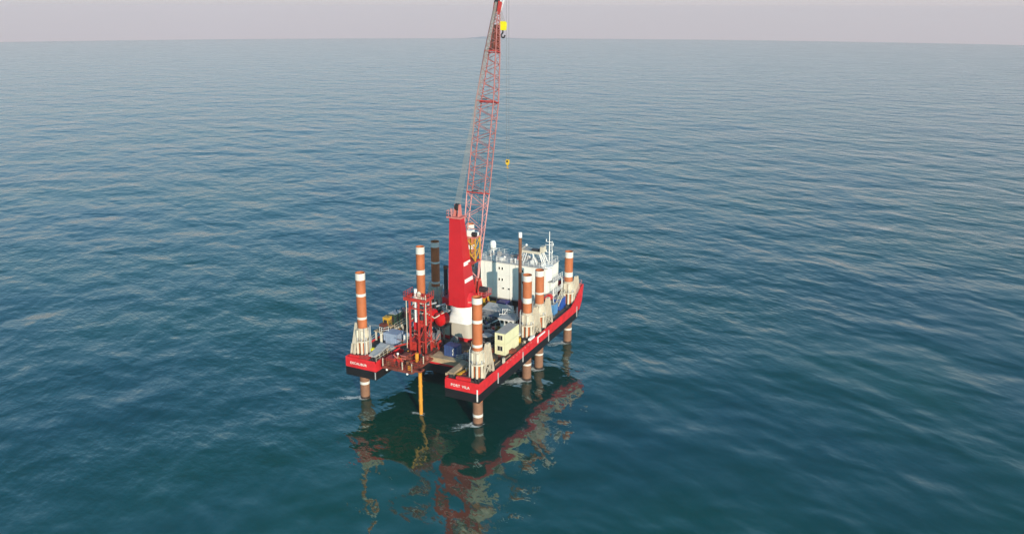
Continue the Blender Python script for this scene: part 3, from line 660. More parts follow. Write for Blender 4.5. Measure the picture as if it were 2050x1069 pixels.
for (a, b) in (((AX1+1.5,44.4,D),(AX1+1.5,44.4,17.9)),((AX1+1.5,49.8,D),(AX1+1.5,49.8,17.9))): MB().beam(a,b,.16,.16).build('gallery_post', 'white', acc)
MB().rail([(AX0+.1,AY1-.2,21.62),(AX0+.1,AY0+.0,21.62),(AX1-.4,AY0-.0,21.62)], 1.15, 1.5, .04, rows=3).build('roof_railing', 'white', acc)
MB().rail([(AX0+.1,AY1-.2,21.62),(AX1-.1,AY1-.2,21.62)], 1.15, 1.5, .04, rows=3).build('roof_railing', 'white', acc)
MB().rail([(AX0+.3,46.6,21.62),(AX1-1.5,46.6,21.62)], 1.1, 1.8, .04).build('roof_railing', 'light_grey', acc)
rnd = random.Random(3)
for k in range(16):                     # vents, trunks and boxes on the roof
    x = AX0+1.2+k*1.0+rnd.uniform(-.3,.3); y = rnd.uniform(44.3, 50); h = rnd.uniform(.35,1.0); w_ = rnd.uniform(.25,.6)
    MB().box(x-w_, x+w_, y-.35, y+.35, 21.62, 21.62+h).build('roof_box', rnd.choice(['light_grey','roof_grey','white','grey_steel']), acc)
for x, y in ((-3.2,44.2),(1.8,44.0),(2.9,44.1),(-.4,45.0)):
    MB().tube((x,y,21.62),(x,y,22.5),.16,8).sphere((x,y,22.55),.28,10,6).build('roof_vent', 'white', acc)
MB().tube((2.4,47.6,21.62),(2.4,47.6,24.2),.04,6).build('whip_aerial', 'white', acc)
MB().box(2.1,2.9,46.9,47.5,21.62,22.9).build('roof_locker', 'pink_red', acc)

# dome, mast and gantry that stand on the roof
t = thing('satellite_dome', 'white satellite dome on a small railed platform above the deckhouse roof', 'satellite dome', (-4.7,47,21.62))
MB().lathe((-4.7,47,23.85), [(.55,0),(.78,.15),(.8,1.1),(.70,1.55),(.45,1.85),(.02,1.97)], 20, capb=True).build('dome', 'white', t)
MB().lathe((-4.9,47,23.6), [(1.25,0),(1.25,.14)], 16, True, True).build('platform', 'white', t)
MB().tube((-4.4,46.8,21.62),(-4.4,46.8,23.6),.16,8).build('post', 'white', t)
MB().rail([(-6.0,46.2,23.7),(-4.7,45.8,23.7),(-3.7,46.4,23.7)], 1.0,.6,.035).rail([(-6.0,46.2,23.7),(-5.6,48.0,23.7)],1.0,.6,.035).build('railing', 'white', t)
for x, y in ((-5.9,46.5),(-5.9,47.4),(-5.1,46.5)): MB().beam((x,y,21.62),(x,y,23.6),.1,.1).build('frame_post', 'white', t)
MB().beam((-5.9,46.5,21.7),(-5.1,46.5,23.5),.07,.07).beam((-5.9,47.4,21.7),(-5.9,46.5,23.5),.07,.07).build('brace', 'white', t)
t = thing('radio_mast', 'slender white radio mast with crossbars on the deckhouse roof', 'mast', (10.7,47,21.62))
MB().tube((10.7,47,21.62),(10.7,47,29.9),.15,8,r2=.09).build('pole', 'white', t)
for z, l in ((27.3,.95),(26.5,1.1),(24.6,.9)): MB().beam((10.7-l,47.0,z),(10.7+l,47.0,z),.1,.1).build('crossbar', 'white', t)
for x in (11.15,): 
    mb = MB()
    for k in range(9): mb.beam((10.85,47,22.4+k*.6),(11.35,47,22.4+k*.6+(.3 if k%2 else 0)),.05,.05)
    mb.tube((11.4,47,21.7),(11.4,47,27.6),.07,6).build('lattice', 'white', t)
for z, x in ((27.4,9.9),(24.7,9.9),(24.7,11.5),(26.6,11.7)): MB().tube((x,47,z),(x,47,z+.5),.12,8).build('aerial', 'white', t)
for a in (0, 2.1, 4.2): MB().beam((10.7+.8*math.cos(a),47+.8*math.sin(a),21.62),(10.7,47,22.7),.1,.1).build('stay', 'white', t)
t = thing('boom_rest', 'raised steel boom rest on splayed struts above the deckhouse roof', 'gantry', (6.6,46,21.62))
MB().box(3.6, 9.2, 45.0, 47.0, 24.6, 24.85).build('rest_deck', 'light_grey', t)
MB().box(3.5, 9.3, 44.9, 45.06, 24.4, 25.0).build('edge_beam', 'cream', t)
for x0, x1 in ((4.4,3.3),(5.6,4.6),(7.0,8.2),(7.4,7.0),(8.9,9.8),(9.2,10.6),(4.2,3.4)):
    for y in (45.1, 46.9): MB().beam((x0,y,24.6),(x1,y+.2,21.62),.22,.22).build('strut', 'white', t)
MB().box(9.1, 9.9, 45.0, 46.9, 24.85, 26.3).build('end_cheek', 'cream', t)
MB().hexa([(3.6,45.0,24.85),(4.0,45.0,24.85),(4.0,46.9,24.85),(3.6,46.9,24.85),(5.0,45.2,26.0),(5.4,45.2,26.0),(5.4,46.7,26.0),(5.0,46.7,26.0)]).build('end_cheek', 'roof_grey', t)
MB().box(6.6,8.4,45.4,46.6,24.86,25.4).build('saddle_pad', 'dark_steel', t)
MB().sphere((5.2,45.6,26.2),.3,10,6).build('flood_lamp', 'white', t)
MB().rail([(9.9,45.0,22.0),(12.0,45.0,22.0),(12.2,47.5,22.0)],1.0,.8,.04).build('rest_railing', 'white', t)

# ------------------------------------------------------------------ containers
def container(label, cx, cy, L_, W_, H_, mat, rz=0.0, z=D, door=True, roofmat=None, group='shipping containers on the deck'):
    t = thing('shipping_container', label, 'container', (cx, cy, z), group, rz)
    hl, hw_ = L_/2, W_/2
    def corr(n0, n1, fixed, axis, sgn):
        n = max(4, int(abs(n1-n0)/.28)); p = []
        mb = MB()
        for k in range(n+1):
            u = n0+(n1-n0)*k/n; off = .045 if k % 2 else 0
            a = fixed-sgn*off
            p.append((u, a) if axis == 0 else (a, u))
        vs = [(x, y, .18) for x, y in p]+[(x, y, H_-.14) for x, y in p]; m_ = n+1
        return mb.add(vs, [(k, k+1, k+1+m_, k+m_) for k in range(n)])
    q = lambda mb, n_, m_=mat: mb.build(n_, m_, t, local=True)
    q(corr(-hl+.1, hl-.1, -hw_+.03, 0, -1), 'side_wall'); q(corr(-hl+.1, hl-.1, hw_-.03, 0, 1), 'side_wall')
    q(corr(-hw_+.1, hw_-.1, -hl+.03, 1, -1), 'end_wall')
    if door:
        for s in (-1, 1):
            d_ = q(MB().box(hl-.07, hl-.02, min(s*.02, s*(hw_-.1)), max(s*.02, s*(hw_-.1)), .2, H_-.16), 'door')
            MB().tube((hl+.01, s*.35, .25), (hl+.01, s*.35, H_-.2), .025, 6).tube((hl+.01, s*.75, .25), (hl+.01, s*.75, H_-.2), .025, 6).build('lock_rod', 'light_grey', d_, local=True)
    else: q(corr(-hw_+.1, hw_-.1, hl-.03, 1, 1), 'end_wall')
    for sx in (-1, 1):
        for sy in (-1, 1): q(MB().box(sx*hl-(.12 if sx>0 else 0), sx*hl+(0 if sx>0 else .12), sy*hw_-(.12 if sy>0 else 0), sy*hw_+(0 if sy>0 else .12), 0, H_), 'corner_post')
    for sy in (-1, 1):
        for z0 in (.0, H_-.14): q(MB().box(-hl+.12, hl-.12, sy*hw_-(.09 if sy>0 else .004), sy*hw_+(.004 if sy>0 else .09), z0+.003, z0+.15), 'rail_beam')
    for sx in (-1, 1):
        for z0 in (.0, H_-.14): q(MB().box(sx*hl-(.09 if sx>0 else .004), sx*hl+(.004 if sx>0 else .09), -hw_+.12, hw_-.12, z0+.003, z0+.15), 'rail_beam')
    rf_ = MB(); n = int(L_/.55)
    for k in range(n): rf_.box(-hl+.13+k*(L_-.26)/n+.03, -hl+.13+(k+1)*(L_-.26)/n-.03, -hw_+.13, hw_-.13, H_-.03, H_+.012)
    rf_.box(-hl+.1, hl-.1, -hw_+.1, hw_-.1, H_-.08, H_-.028)
    q(rf_, 'roof_panel', roofmat or mat); return t
c = container('navy blue corrugated container beside the slot at the stern, white marking on its side', 3.95, 10.95, 3.0, 2.2, 2.5, 'blue_navy')
mk = MB()
for (x, z0, z1) in ((.62,.55,1.0),(.75,1.05,1.35),(.62,1.4,1.8),(.8,1.85,2.15)): mk.box(x-.13, x+.12, -1.118, -1.108, z0, z1)
mk.build('painted_mark', 'band_white', c, local=True)
container('pale grey-blue container on the port deck left of the drilling frame', -11.25, 11.4, 3.6, 2.9, 2.6, 'blue_pale', door=False)
container('sky blue container with a bright side wall near the starboard rail', 13.0, 43.7, 2.4, 2.0, 2.6, 'blue_sky', rz=math.pi/2, roofmat='light_grey')
container('bright royal blue container with a white-edged roof at the starboard rail', 13.0, 48.2, 3.4, 2.1, 2.7, 'blue_bright', rz=-math.pi/2, roofmat='light_grey')
container('dark indigo container in front of the white deckhouse', 1.5, 46.2-6.0, 2.6, 2.4, 2.5, 'blue_indigo')
def office(label, z):
    t = thing('office_container', label, 'site office', (12.92, 18.95, z), 'stacked yellow site offices')
    L_, W_, H_ = 6.7, 2.5, 2.42
    q = lambda mb, n_, m_='office_yellow', p=t: mb.build(n_, m_, p, local=True)
    q(MB().box(-W_/2+.05, W_/2-.05, -L_/2+.05, L_/2-.05, .1, H_-.1), 'body')
    for k in range(5):
        y0 = -L_/2+.08+k*(L_-.16)/5; q(MB().box(W_/2-.06, W_/2-.006*(k%2), y0+.02, y0+(L_-.16)/5-.02, .18, H_-.16), 'wall_panel')
        q(MB().box(-W_/2, -W_/2+.06, y0+.02, y0+(L_-.16)/5-.02, .18, H_-.16), 'wall_panel')
    for sx in (-1, 1):
        for sy in (-1, 1): q(MB().box(sx*W_/2-(.14 if sx>0 else .01), sx*W_/2+(.01 if sx>0 else .14), sy*L_/2-(.14 if sy>0 else .01), sy*L_/2+(.01 if sy>0 else .14), 0, H_), 'corner_post')
    for sx in (-1, 1):
        for z0 in (0, H_-.16): q(MB().box(sx*W_/2-(.1 if sx>0 else .007), sx*W_/2+(.007 if sx>0 else .1), -L_/2+.14, L_/2-.14, z0+.004, z0+.15), 'rail_beam')
    for sy in (-1, 1):
        for z0 in (0, H_-.16): q(MB().box(-W_/2+.14, W_/2-.14, sy*L_/2-(.1 if sy>0 else .007), sy*L_/2+(.007 if sy>0 else .1), z0+.004, z0+.15), 'rail_beam')
    y = -L_/2
    fr = MB(); x0, x1, z0, z1 = -.55, .55, .95, 1.95
    fr.box(x0-.08,x0,y-.05,y+.06,z0-.08,z1+.08).box(x1,x1+.08,y-.05,y+.06,z0-.08,z1+.08).box(x0,x1,y-.05,y+.06,z1,z1+.08).box(x0,x1,y-.05,y+.06,z0-.08,z0).box(-.04,.04,y-.04,y+.06,z0,z1)
    f = q(fr, 'window', 'cream')
    for a, b in ((x0,-.04),(.04,x1)): MB().box(a,b,y-.01,y+.055,z0,z1).build('pane', 'glass_dark', f, local=True)
    rf_ = MB(); n = 12
    for k in range(n): rf_.box(-W_/2+.12, W_/2-.12, -L_/2+.12+k*(L_-.24)/n+.03, -L_/2+.12+(k+1)*(L_-.24)/n-.03, H_-.05, H_+.02)
    q(rf_, 'roof_panel', 'roof_grey'); return t
office('lower pale yellow site office, standing on the deck under another', D+.05)
office('upper pale yellow site office with grey ribbed roof, stacked on top', D+.05+2.45)

# control cabin with outward-leaning windows
t = thing('control_cabin', 'white control cabin with outward-leaning windows behind the yellow offices', 'cabin', (8.3,30.2,D))
def leaning(x0,x1,y0,y1,z0,z1,e):
    return MB().hexa([(x0,y0,z0),(x1,y0,z0),(x1,y1,z0),(x0,y1,z0),(x0-e,y0-e,z1),(x1+e,y0-e,z1),(x1+e,y1+e,z1),(x0-e,y1+e,z1)])
MB().box(6.4,9.9,28.8,31.8,D,11.6).build('cabin_base', 'white', t)
leaning(6.4,9.9,28.8,31.8,11.6,13.1,.35).build('window_band', 'white', t)
def sl(z): return .35*(z-11.6)/1.5       # the windows lean out with the wall
for x in (6.6,7.75,8.9):
    z0, z1 = 11.95, 12.8
    MB().hexa([(x,28.77-sl(z0),z0),(x+.7,28.77-sl(z0),z0),(x+.7,28.9-sl(z0),z0),(x,28.9-sl(z0),z0),(x,28.77-sl(z1),z1),(x+.7,28.77-sl(z1),z1),(x+.7,28.9-sl(z1),z1),(x,28.9-sl(z1),z1)]).build('pane', 'glass_dark', t)
for y in (29.1,30.4):
    MB().hexa([(9.8+sl(z0),y,z0),(9.93+sl(z0),y,z0),(9.93+sl(z0),y+.9,z0),(9.8+sl(z0),y+.9,z0),(9.8+sl(z1),y,z1),(9.93+sl(z1),y,z1),(9.93+sl(z1),y+.9,z1),(9.8+sl(z1),y+.9,z1)]).build('pane', 'glass_dark', t)
MB().box(5.95,10.35,28.3,31.9,13.1,13.28).build('roof', 'light_grey', t)
MB().rail([(6.0,31.8,13.28),(10.3,31.8,13.28),(10.3,28.6,13.28)],1.0,.8,.045).build('roof_railing', 'cream', t)
lt = MB()
for a, b in (((5.9,31,D),(5.9,31,14.6)),((6.9,31.6,12.8),(6.9,31.6,14.6)),((5.9,31,14.4),(6.9,31.6,14.4)),((5.9,31,12.9),(6.9,31.6,14.3)),((6.9,31.6,14.4),(8.6,32,14.0)),((5.4,30.4,D),(5.4,30.4,13.6)),((5.4,30.4,13.4),(6.9,31.6,13.2))): lt.tube(a,b,.07,6)
lt.build('aerial_frame', 'white', t)
MB().beam((6.0,29.8,12.6),(1.9,26.3,10.5),.16,.16).build('gangway_rail', 'white', t)

t = thing('workshop_shelter', 'long grey open-fronted workshop shelter with pale flat roof', 'shelter', (2,37,D))
MB().hexa([(-1.6,35.0,12.0),(5.2,35.0,12.0),(5.2,38.6,12.5),(-1.6,38.6,12.5),(-1.6,35.0,12.16),(5.2,35.0,12.16),(5.2,38.6,12.66),(-1.6,38.6,12.66)]).build('roof', 'light_grey', t)
MB().hexa([(-1.7,33.2,11.3),(4.0,33.2,11.3),(4.0,34.98,11.98),(-1.7,34.98,11.98),(-1.7,33.2,11.36),(4.0,33.2,11.36),(4.0,34.98,12.04),(-1.7,34.98,12.04)]).build('awning', 'grey_steel', t)
MB().box(5.0,5.2,35.1,35.9,D,12.0).box(5.0,5.2,37.4,38.5,D,12.3).box(5.0,5.2,35.9,37.4,11.6,12.1).build('end_wall', 'white', t)
MB().box(-1.5,5.0,38.3,38.5,D,12.4).build('back_wall', 'grey_steel', t)
for x in (-1.5,1.6,4.8): MB().box(x-.08,x+.08,35.1,35.26,D,12.0).build('post', 'light_grey', t)

# ------------------------------------------------------------------ drilling frame and platform at the slot
t = thing('drilling_frame', 'rusty red drilling frame on a railed platform hanging over the slot', 'drilling frame', (-3.5,7,D))
PX0, PX1, PY0, PY1, PZ = -7.1, 0.1, 0.7, 12.0, 10.0
MB().box(PX0,PX1,PY0,PY1,PZ-.1,PZ).build('grating', 'rig_rust', t)
for a, b in (((PX0,PY0),(PX1,PY0)),((PX1,PY0),(PX1,PY1)),((PX0,PY0),(PX0,PY1)),((PX0,PY1),(PX1,PY1)),((-3.5,PY0),(-3.5,PY1)),((PX0,6),(PX1,6))):
    MB().beam((*a,PZ-.35),(*b,PZ-.35),.3,.5).build('deck_beam', 'rig_rust', t)
for k in range(8): MB().box(PX0+.1,PX1-.1,PY0+.5+k*1.4,PY0+.72+k*1.4,PZ,PZ+.09).build('floor_batten', 'rig_red', t)
MB().rail([(PX0,PY0+3,PZ),(PX0,PY0,PZ),(PX1,PY0,PZ),(PX1,PY1-1,PZ)],1.15,1.1,.055,rows=3).build('platform_railing', 'rig_rust', t)
for x, y in ((PX1-.05,PY0+.05),(-2.2,PY0),(PX1,PY0+4.5),(PX0+.1,PY0)): MB().beam((x,y,PZ-.5),(x,y,PZ+1.6),.16,.16).build('rail_post', 'cream', t)
colz = 22.6
cols_ = ((-5.1,8.6),(-2.9,8.6),(-1.3,8.6),(-5.3,11.2),(-1.5,11.2))
for i, (x, y) in enumerate(cols_):
    MB().beam((x,y,PZ),(x,y,colz),.34 if i < 3 else .26,.34).build('column', 'rig_red', t)
for z in (13.2, 17.2, 20.4):
    for a, b in ((0,1),(1,2),(3,4),(0,3),(2,4)):
        if a == 0 and b == 1 and z < 20: continue
        pa, pb = cols_[a], cols_[b]; MB().beam((*pa,z),(*pb,z),.24,.26).build('crossbeam', 'rig_red', t)
for z0, z1 in ((13.2,17.2),(17.2,20.4)):
    for a, b in ((1,2),(2,4)): MB().beam((*cols_[a],z0),(*cols_[b],z1),.16,.16).build('diagonal_brace', 'rig_red', t)
MB().box(-6.2,-0.9,7.9,8.25,22.2,22.9).box(-6.2,-5.8,8.25,11.6,22.2,22.9).box(-1.3,-.9,8.25,11.6,22.2,22.9).box(-5.8,-1.3,11.3,11.6,22.2,22.9).build('crown_beam', 'rig_red', t)
MB().rail([(-6.2,11.6,22.9),(-6.2,7.9,22.9),(-0.9,7.9,22.9),(-.9,11.6,22.9)],1.1,1.0,.05).build('crown_railing', 'rig_red', t)
MB().tube((-4.0,9.3,17.2),(-4.0,9.3,24.6),.34,12).build('feed_cylinder', 'white', t)
MB().tube((-3.4,9.3,17.0),(-3.4,9.3,22.3),.22,10).build('feed_cylinder', 'white', t)
MB().sphere((-3.0,9.0,23.6),.5,12,8,1.3).build('air_bottle', 'cream', t)
MB().tube((-5.75,8.3,12.5),(-5.75,8.3,22.4),.10,8).tube((-5.95,8.5,11.0),(-5.95,8.5,21.4),.08,8).build('hydraulic_line', 'cream', t)
MB().tube((-1.0,8.4,17.2),(-1.0,8.4,24.0),.11,8).build('hydraulic_line', 'cream', t)
MB().box(-2.7,-1.6,8.9,10.2,16.4,18.2).build('drive_head', 'rig_red', t)
MB().tube((-2.1,8.5,18.2),(-2.1,8.5,19.2),.4,12).build('rotary_motor', 'dark_steel', t)
MB().tube((-2.2,9.3,10.1),(-2.2,9.3,17.6),.30,12).build('drill_string', 'rig_rust', t)
MB().box(-4.7,-3.4,9.4,10.6,15.3,17.0).build('red_cabinet', 'crane_red', t)
MB().box(-6.6,-4.2,9.4,11.8,PZ,12.4).build('red_cabinet', 'rig_red', t)
MB().beam((-5.5,9.2,12.2),(-9.0,8.2,11.0),.35,.3).build('support_arm', 'rig_red', t)
rnd = random.Random(11)
for k in range(60):                     # valves, boxes and hose ends crowding the platform
    x = rnd.uniform(PX0+.4,PX1-.5); y = rnd.uniform(PY0+.4,8.0); s_ = rnd.uniform(.18,.5); h = rnd.uniform(.4,1.5)
    m_ = rnd.choice(['rig_red','rig_rust','rig_rust','rig_rust','pipe_orange','dark_steel','brown_pile','pink_red'])
    if k % 3: MB().box(x-s_,x+s_,y-s_*.8,y+s_*.8,PZ,PZ+h).build('equipment_box', m_, t)
    else: MB().tube((x,y,PZ),(x,y,PZ+h*1.3),s_*.7,10).build('valve_pot', m_, t)
for k in range(48):
    x = rnd.uniform(PX0+.4,PX1-.2); y = rnd.uniform(PY0+.5,12); a = rnd.uniform(0,6.28); l = rnd.uniform(.6,1.9); zz = PZ+rnd.uniform(.2,1.2)+(rnd.uniform(0,4.5) if y > 8 else 0)
    MB().tube((x,y,zz),(x+l*math.cos(a),y+l*math.sin(a),zz+rnd.uniform(-.3,1.6)),rnd.uniform(.05,.11),6).build('pipe_run', rnd.choice(['rig_red','pink_red','rig_rust']), t)
MB().box(-6.7,-4.6,1.4,3.4,PZ,11.5).build('power_pack', 'rig_red', t)
for k in range(3): MB().box(-6.6,-4.7,1.34,1.4,PZ+.25+k*.42,PZ+.5+k*.42).build('louvre', 'rig_rust', t)
MB().box(-4.2,-2.9,3.2,5.2,PZ,11.8).build('tool_rack', 'rig_rust', t)
for z in (10.6,11.2,11.8): MB().beam((-4.25,3.1,z),(-2.85,3.1,z),.12,.12).build('rack_bar', 'pink_red', t)
MB().tube((-1.6,5.4,PZ),(-1.6,5.4,11.9),.42,12).build('orange_drum', 'pipe_orange', t)
MB().box(0.1,1.7,1.5,3.0,9.6,9.95).build('pipe_guide', 'rig_rust', t)
MB().beam((PX0+.2,PY0+.1,PZ-.6),(SL*-1,3.6,8.9),.2,.3).build('platform_bracket', 'rig_rust', t)
lamp = MB().sphere((-1.0,PY0-.1,PZ-.75),.25,10,6); lamp.build('flood_lamp', 'white', t)
MB().sphere((-6.0,PY0-.1,PZ-.75),.25,10,6).build('flood_lamp', 'white', t)
MB().sphere((-4.5,2.6,12.3),.28,10,6).build('flood_lamp', 'white', t)
MB().tube((-4.5,2.6,PZ),(-4.5,2.6,12.2),.06,6).build('lamp_pole', 'cream', t)
t = thing('conductor_pipe', 'yellow-orange rusty pipe running from the slot platform down into the sea', 'pipe', (1.1,2.2,0))
MB().tube((1.1,2.2,-4),(1.1,2.2,9.95),.40,16).build('pipe_wall', 'pipe_orange', t)
for z in (3.0, 6.2): MB().lathe((1.1,2.2,0),[(.40,z),(.47,z),(.47,z+.3),(.40,z+.3)],16).build('pipe_collar', 'pipe_orange', t)

# ------------------------------------------------------------------ things standing about the deck
def tank(label, c, r, L_, ang):
    t = thing('pressure_tank', label, 'tank', (c[0],c[1],c[2]-r), 'red pressure tanks')
    ca, sa = math.cos(ang), math.sin(ang); mb = MB(); n = 20
    prof = [(-L_/2-r*.35,.02),(-L_/2-r*.3,.35*r),(-L_/2-r*.12,.78*r),(-L_/2,r),(L_/2,r),(L_/2+r*.12,.78*r),(L_/2+r*.3,.35*r),(L_/2+r*.35,.02)]
    P = [(c[0]+ca*u-sa*rr*math.cos(q), c[1]+sa*u+ca*rr*math.cos(q), c[2]+rr*math.sin(q)) for (u, rr) in prof for q in [2*math.pi*i/n for i in range(n)]]
    for k in range(len(prof)-1): mb.add(P[k*n:(k+2)*n], [(i,(i+1)%n,(i+1)%n+n,i+n)[::-1] for i in range(n)], True)
    mb.build('tank_shell', 'tank_red', t)
    for u in (-L_*.3, L_*.3):
        MB().box(c[0]+ca*u-.8,c[0]+ca*u+.8,c[1]+sa*u-.2,c[1]+sa*u+.2,14.25,c[2]-r*.55).build('saddle', 'dark_steel', t)
    MB().tube((c[0],c[1],c[2]+r*.9),(c[0],c[1],c[2]+r*1.25),.3,10).build('manhole', 'rig_rust', t)
tank('red pressure tank beside the crane pedestal, nearer of the pair', (-1.9,16.6,15.75), 1.42, 2.0, R_(80))
tank('red pressure tank partly hidden behind the drilling frame columns', (-5.0,17.2,15.75), 1.42, 2.0, R_(80))
t = thing('tank_stand', 'dark steel stand with pale handrail carrying the red tanks', 'stand', (-4.6,16.8,D))
MB().box(-7.4,-0.6,15.2,18.6,14.05,14.25).build('stand_deck', 'dark_steel', t)
for x in (-7.2,-4.0,-0.8):
    for y in (15.4,18.4): MB().box(x-.14,x+.14,y-.14,y+.14,D,14.05).build('stand_post', 'dark_steel', t)
MB().tube((-8.6,13.6,17.0),(-4.4,14.6,17.2),.13,8).tube((-4.4,14.6,17.2),(-2.4,14.2,16.6),.13,8).tube((-2.4,14.2,16.6),(-1.2,17.4,17.4),.13,8).build('pale_pipe', 'cream', t)
MB().tube((-4.6,18.8,17.5),(-2.6,19.3,18.2),.22,8).tube((-7.0,18.9,17.4),(-5.0,19.4,18.1),.22,8).build('pale_pipe', 'light_grey', t)
MB().rail([(-7.3,18.5,14.25),(-7.3,15.3,14.25)],1.1,1.2,.05).build('stand_railing', 'pink_red', t)

def reel(label, c, r, w_, ang, mat='grey_steel', wound='dark_steel'):
    t = thing('cable_reel', label, 'reel', (c[0],c[1],c[2]-r), 'cable reels and winches')
    ax = Vector((math.cos(ang), math.sin(ang), 0)); c = Vector(c)
    MB().tube(c-ax*w_/2, c+ax*w_/2, r*.62, 16).build('drum', wound, t)
    for s in (-1, 1):
        f_ = MB(); p = c+ax*s*w_/2; f_.tube(p-ax*.05, p+ax*.05, r, 20).build('flange', mat, t)
        q = p+ax*s*.2; MB().beam((q.x,q.y,q.z),(q.x-ax.y*r*.9,q.y+ax.x*r*.9,c.z-r),.16,.16).beam((q.x,q.y,q.z),(q.x+ax.y*r*.9,q.y-ax.x*r*.9,c.z-r),.16,.16).build('cradle_leg', mat, t)
    MB().tube(c-ax*(w_/2+.3), c+ax*(w_/2+.3), .12, 8).build('axle', 'dark_steel', t)
reel('large grey steel reel below the nearer red tank', (-2.4,13.9,12.15), 1.85, 1.9, R_(15), 'grey_steel', 'grey_steel')
reel('rusty red reel low beside the drilling platform edge', (-1.1,13.0,11.3), .95, 1.2, R_(0), 'rig_red', 'rig_rust')
reel('dark winch drum between the crane pedestal and the control cabin', (4.8,29.5,11.6), 1.2, 2.2, R_(35), 'dark_steel', 'dark_steel')
reel('small grey reel at the foot of the crane pedestal', (1.2,16.6,11.2), .85, .9, R_(100), 'grey_steel', 'dark_steel')
def skid(label, x, y, L_, W_, H_, mat, rz=0.0, z=D, name='machinery_skid', cat='machinery', group='machinery on the deck', seed=0):
    t = thing(name, label, cat, (x,y,z), group, rz); rn = random.Random(seed+int(abs(x*31+y*17)))
    q = lambda mb, n_, m_=mat: mb.build(n_, m_, t, local=True)
    for s in (-1, 1): q(MB().box(-L_/2,L_/2,s*W_/2-(.12 if s>0 else 0),s*W_/2+(0 if s>0 else .12),0,.22), 'skid_beam', 'dark_steel')
    q(MB().box(-L_*.45,L_*.2,-W_*.38,W_*.38,.22,H_*.8), 'engine_cover')
    q(MB().box(-L_*.4,L_*.12,-W_*.3,W_*.3,H_*.8,H_*.88), 'top_plate', 'grey_steel')
    for k in range(4): q(MB().box(-L_*.40+k*L_*.15,-L_*.40+k*L_*.15+L_*.09,-W_*.40,-W_*.38,.4,H_*.7), 'vent_panel', 'dark_steel')
    q(MB().tube((L_*.33,-W_*.3,H_*.4),(L_*.33,W_*.3,H_*.4),H_*.27,12), 'pump_body', rn.choice(['grey_steel','machine_teal','rig_red']))
    q(MB().tube((-L_*.2,W_*.1,H_*.85),(-L_*.2,W_*.1,H_*1.25),.09,8).tube((-L_*.2,W_*.1,H_*1.25),(-L_*.02,W_*.1,H_*1.3),.09,8), 'exhaust_pipe', 'dark_steel')
    q(MB().rail([(-L_/2,-W_/2,.2),(L_/2,-W_/2,.2),(L_/2,W_/2,.2)],H_*.75,.9,.03), 'guard_rail', 'light_grey')
    return t
skid('teal and blue-grey pump unit in front of the workshop shelter', .9,32.0,3.4,1.9,1.7,'machine_teal',R_(10))
skid('dark generator set in shade beside the control cabin', 4.4,26.6,3.2,2.0,1.7,'dark_steel',R_(20))
skid('dark pump unit left of the yellow site offices', 7.6,21.8,3.0,1.8,1.6,'grey_steel',R_(80))
skid('dark machine under the pale disc hatch beside the starboard stern brace', 9.6,15.6,2.6,1.7,1.4,'grey_steel',R_(90))
skid('navy pump unit behind the starboard stern leg', 6.2,24.6,2.6,1.7,1.5,'blue_navy',R_(-20))
skid('grey winch power unit next to the navy container', 7.7,10.6,2.2,1.7,1.5,'grey_steel',R_(0))
skid('dark steel pump on the port deck inside the EXCALIBUR leg', -10.9,5.0+9.6,2.4,1.6,1.4,'dark_steel',R_(90))
t = thing('hatch_disc', 'pale round hatch on a short post beside the starboard stern leg', 'hatch', (7.4,20.0,D))
MB().tube((7.4,20.0,D),(7.4,20.0,12.2),.3,10).build('post', 'dark_steel', t); MB().lathe((7.4,20.0,12.2),[(1.25,0),(1.3,.12),(1.1,.2)],20,True,True).build('disc', 'light_grey', t)
t = thing('deck_railing', 'grey steel guard railing between the navy container and the stern leg', 'railing', (7.2,8.6,D))
MB().rail([(6.0,8.7,10.44),(8.2,8.7,D+.8),(10.6,9.6,D+.1)],1.15,.9,.05,rows=3).build('rail_bars', 'light_grey', t)
t = thing('grab_frame', 'yellow A-frame lifting machine beyond the crane near the deckhouse', 'lifting frame', (-3,41,D))
MB().box(-5.4,-0.6,39.6,42.6,D,10.7).build('base', 'machine_yellow', t)
for y in (40.0,42.2):
    MB().beam((-5.0,y,10.7),(-4.2,y,13.2),.4,.4).beam((-3.2,y,10.7),(-4.0,y,13.2),.4,.4).build('a_frame', 'machine_yellow', t)
MB().beam((-4.1,39.8,13.1),(-4.1,42.4,13.1),.4,.4).build('head_beam', 'machine_yellow', t)
MB().box(-2.6,-.8,40.0,42.2,10.7,11.7).build('counterweight', 'machine_yellow', t)
MB().tube((-3.6,40.4,11.2),(-3.6,41.9,11.2),.5,12).build('drum', 'rig_rust', t)
t = thing('tarpaulin_cover', 'bright red covered boat-shaped tarpaulin below the deckhouse end wall', 'covered boat', (12.3,41.0,D))
cv = MB(); pr = [(-1.9,.15,.5),(-1.2,.75,1.0),(0,.95,1.2),(1.2,.8,1.05),(1.9,.2,.6)]; n = 9; P = []
for (u, w_, h) in pr:
    for k in range(n):
        a = math.pi*k/(n-1); P.append((12.0+w_*math.cos(a)*1.1, 50.9+u, 12.4+.9*h*math.sin(a)))
for k in range(len(pr)-1):
    for i in range(n-1): cv.add([P[k*n+i],P[k*n+i+1],P[(k+1)*n+i+1],P[(k+1)*n+i]], [(0,1,2,3)[::-1]], True)
for q in cv.v: pass
cv.v = [(x+.35, y-8.2, z+2.0) for (x, y, z) in cv.v]
cv.build('cover', 'tank_red', t)
MB().box(11.4,13.4,40.8,43.3,14.15,14.4).build('cradle', 'dark_steel', t)
for x, y in ((11.5,40.9),(13.3,40.9),(11.5,43.2),(13.3,43.2)): MB().box(x-.1,x+.1,y-.1,y+.1,D,14.15).build('cradle_post', 'dark_steel', t)
t = thing('upright_pile', 'tall brown steel pile with white cap standing among the deck machinery', 'pile', (10.2,31.3,D))
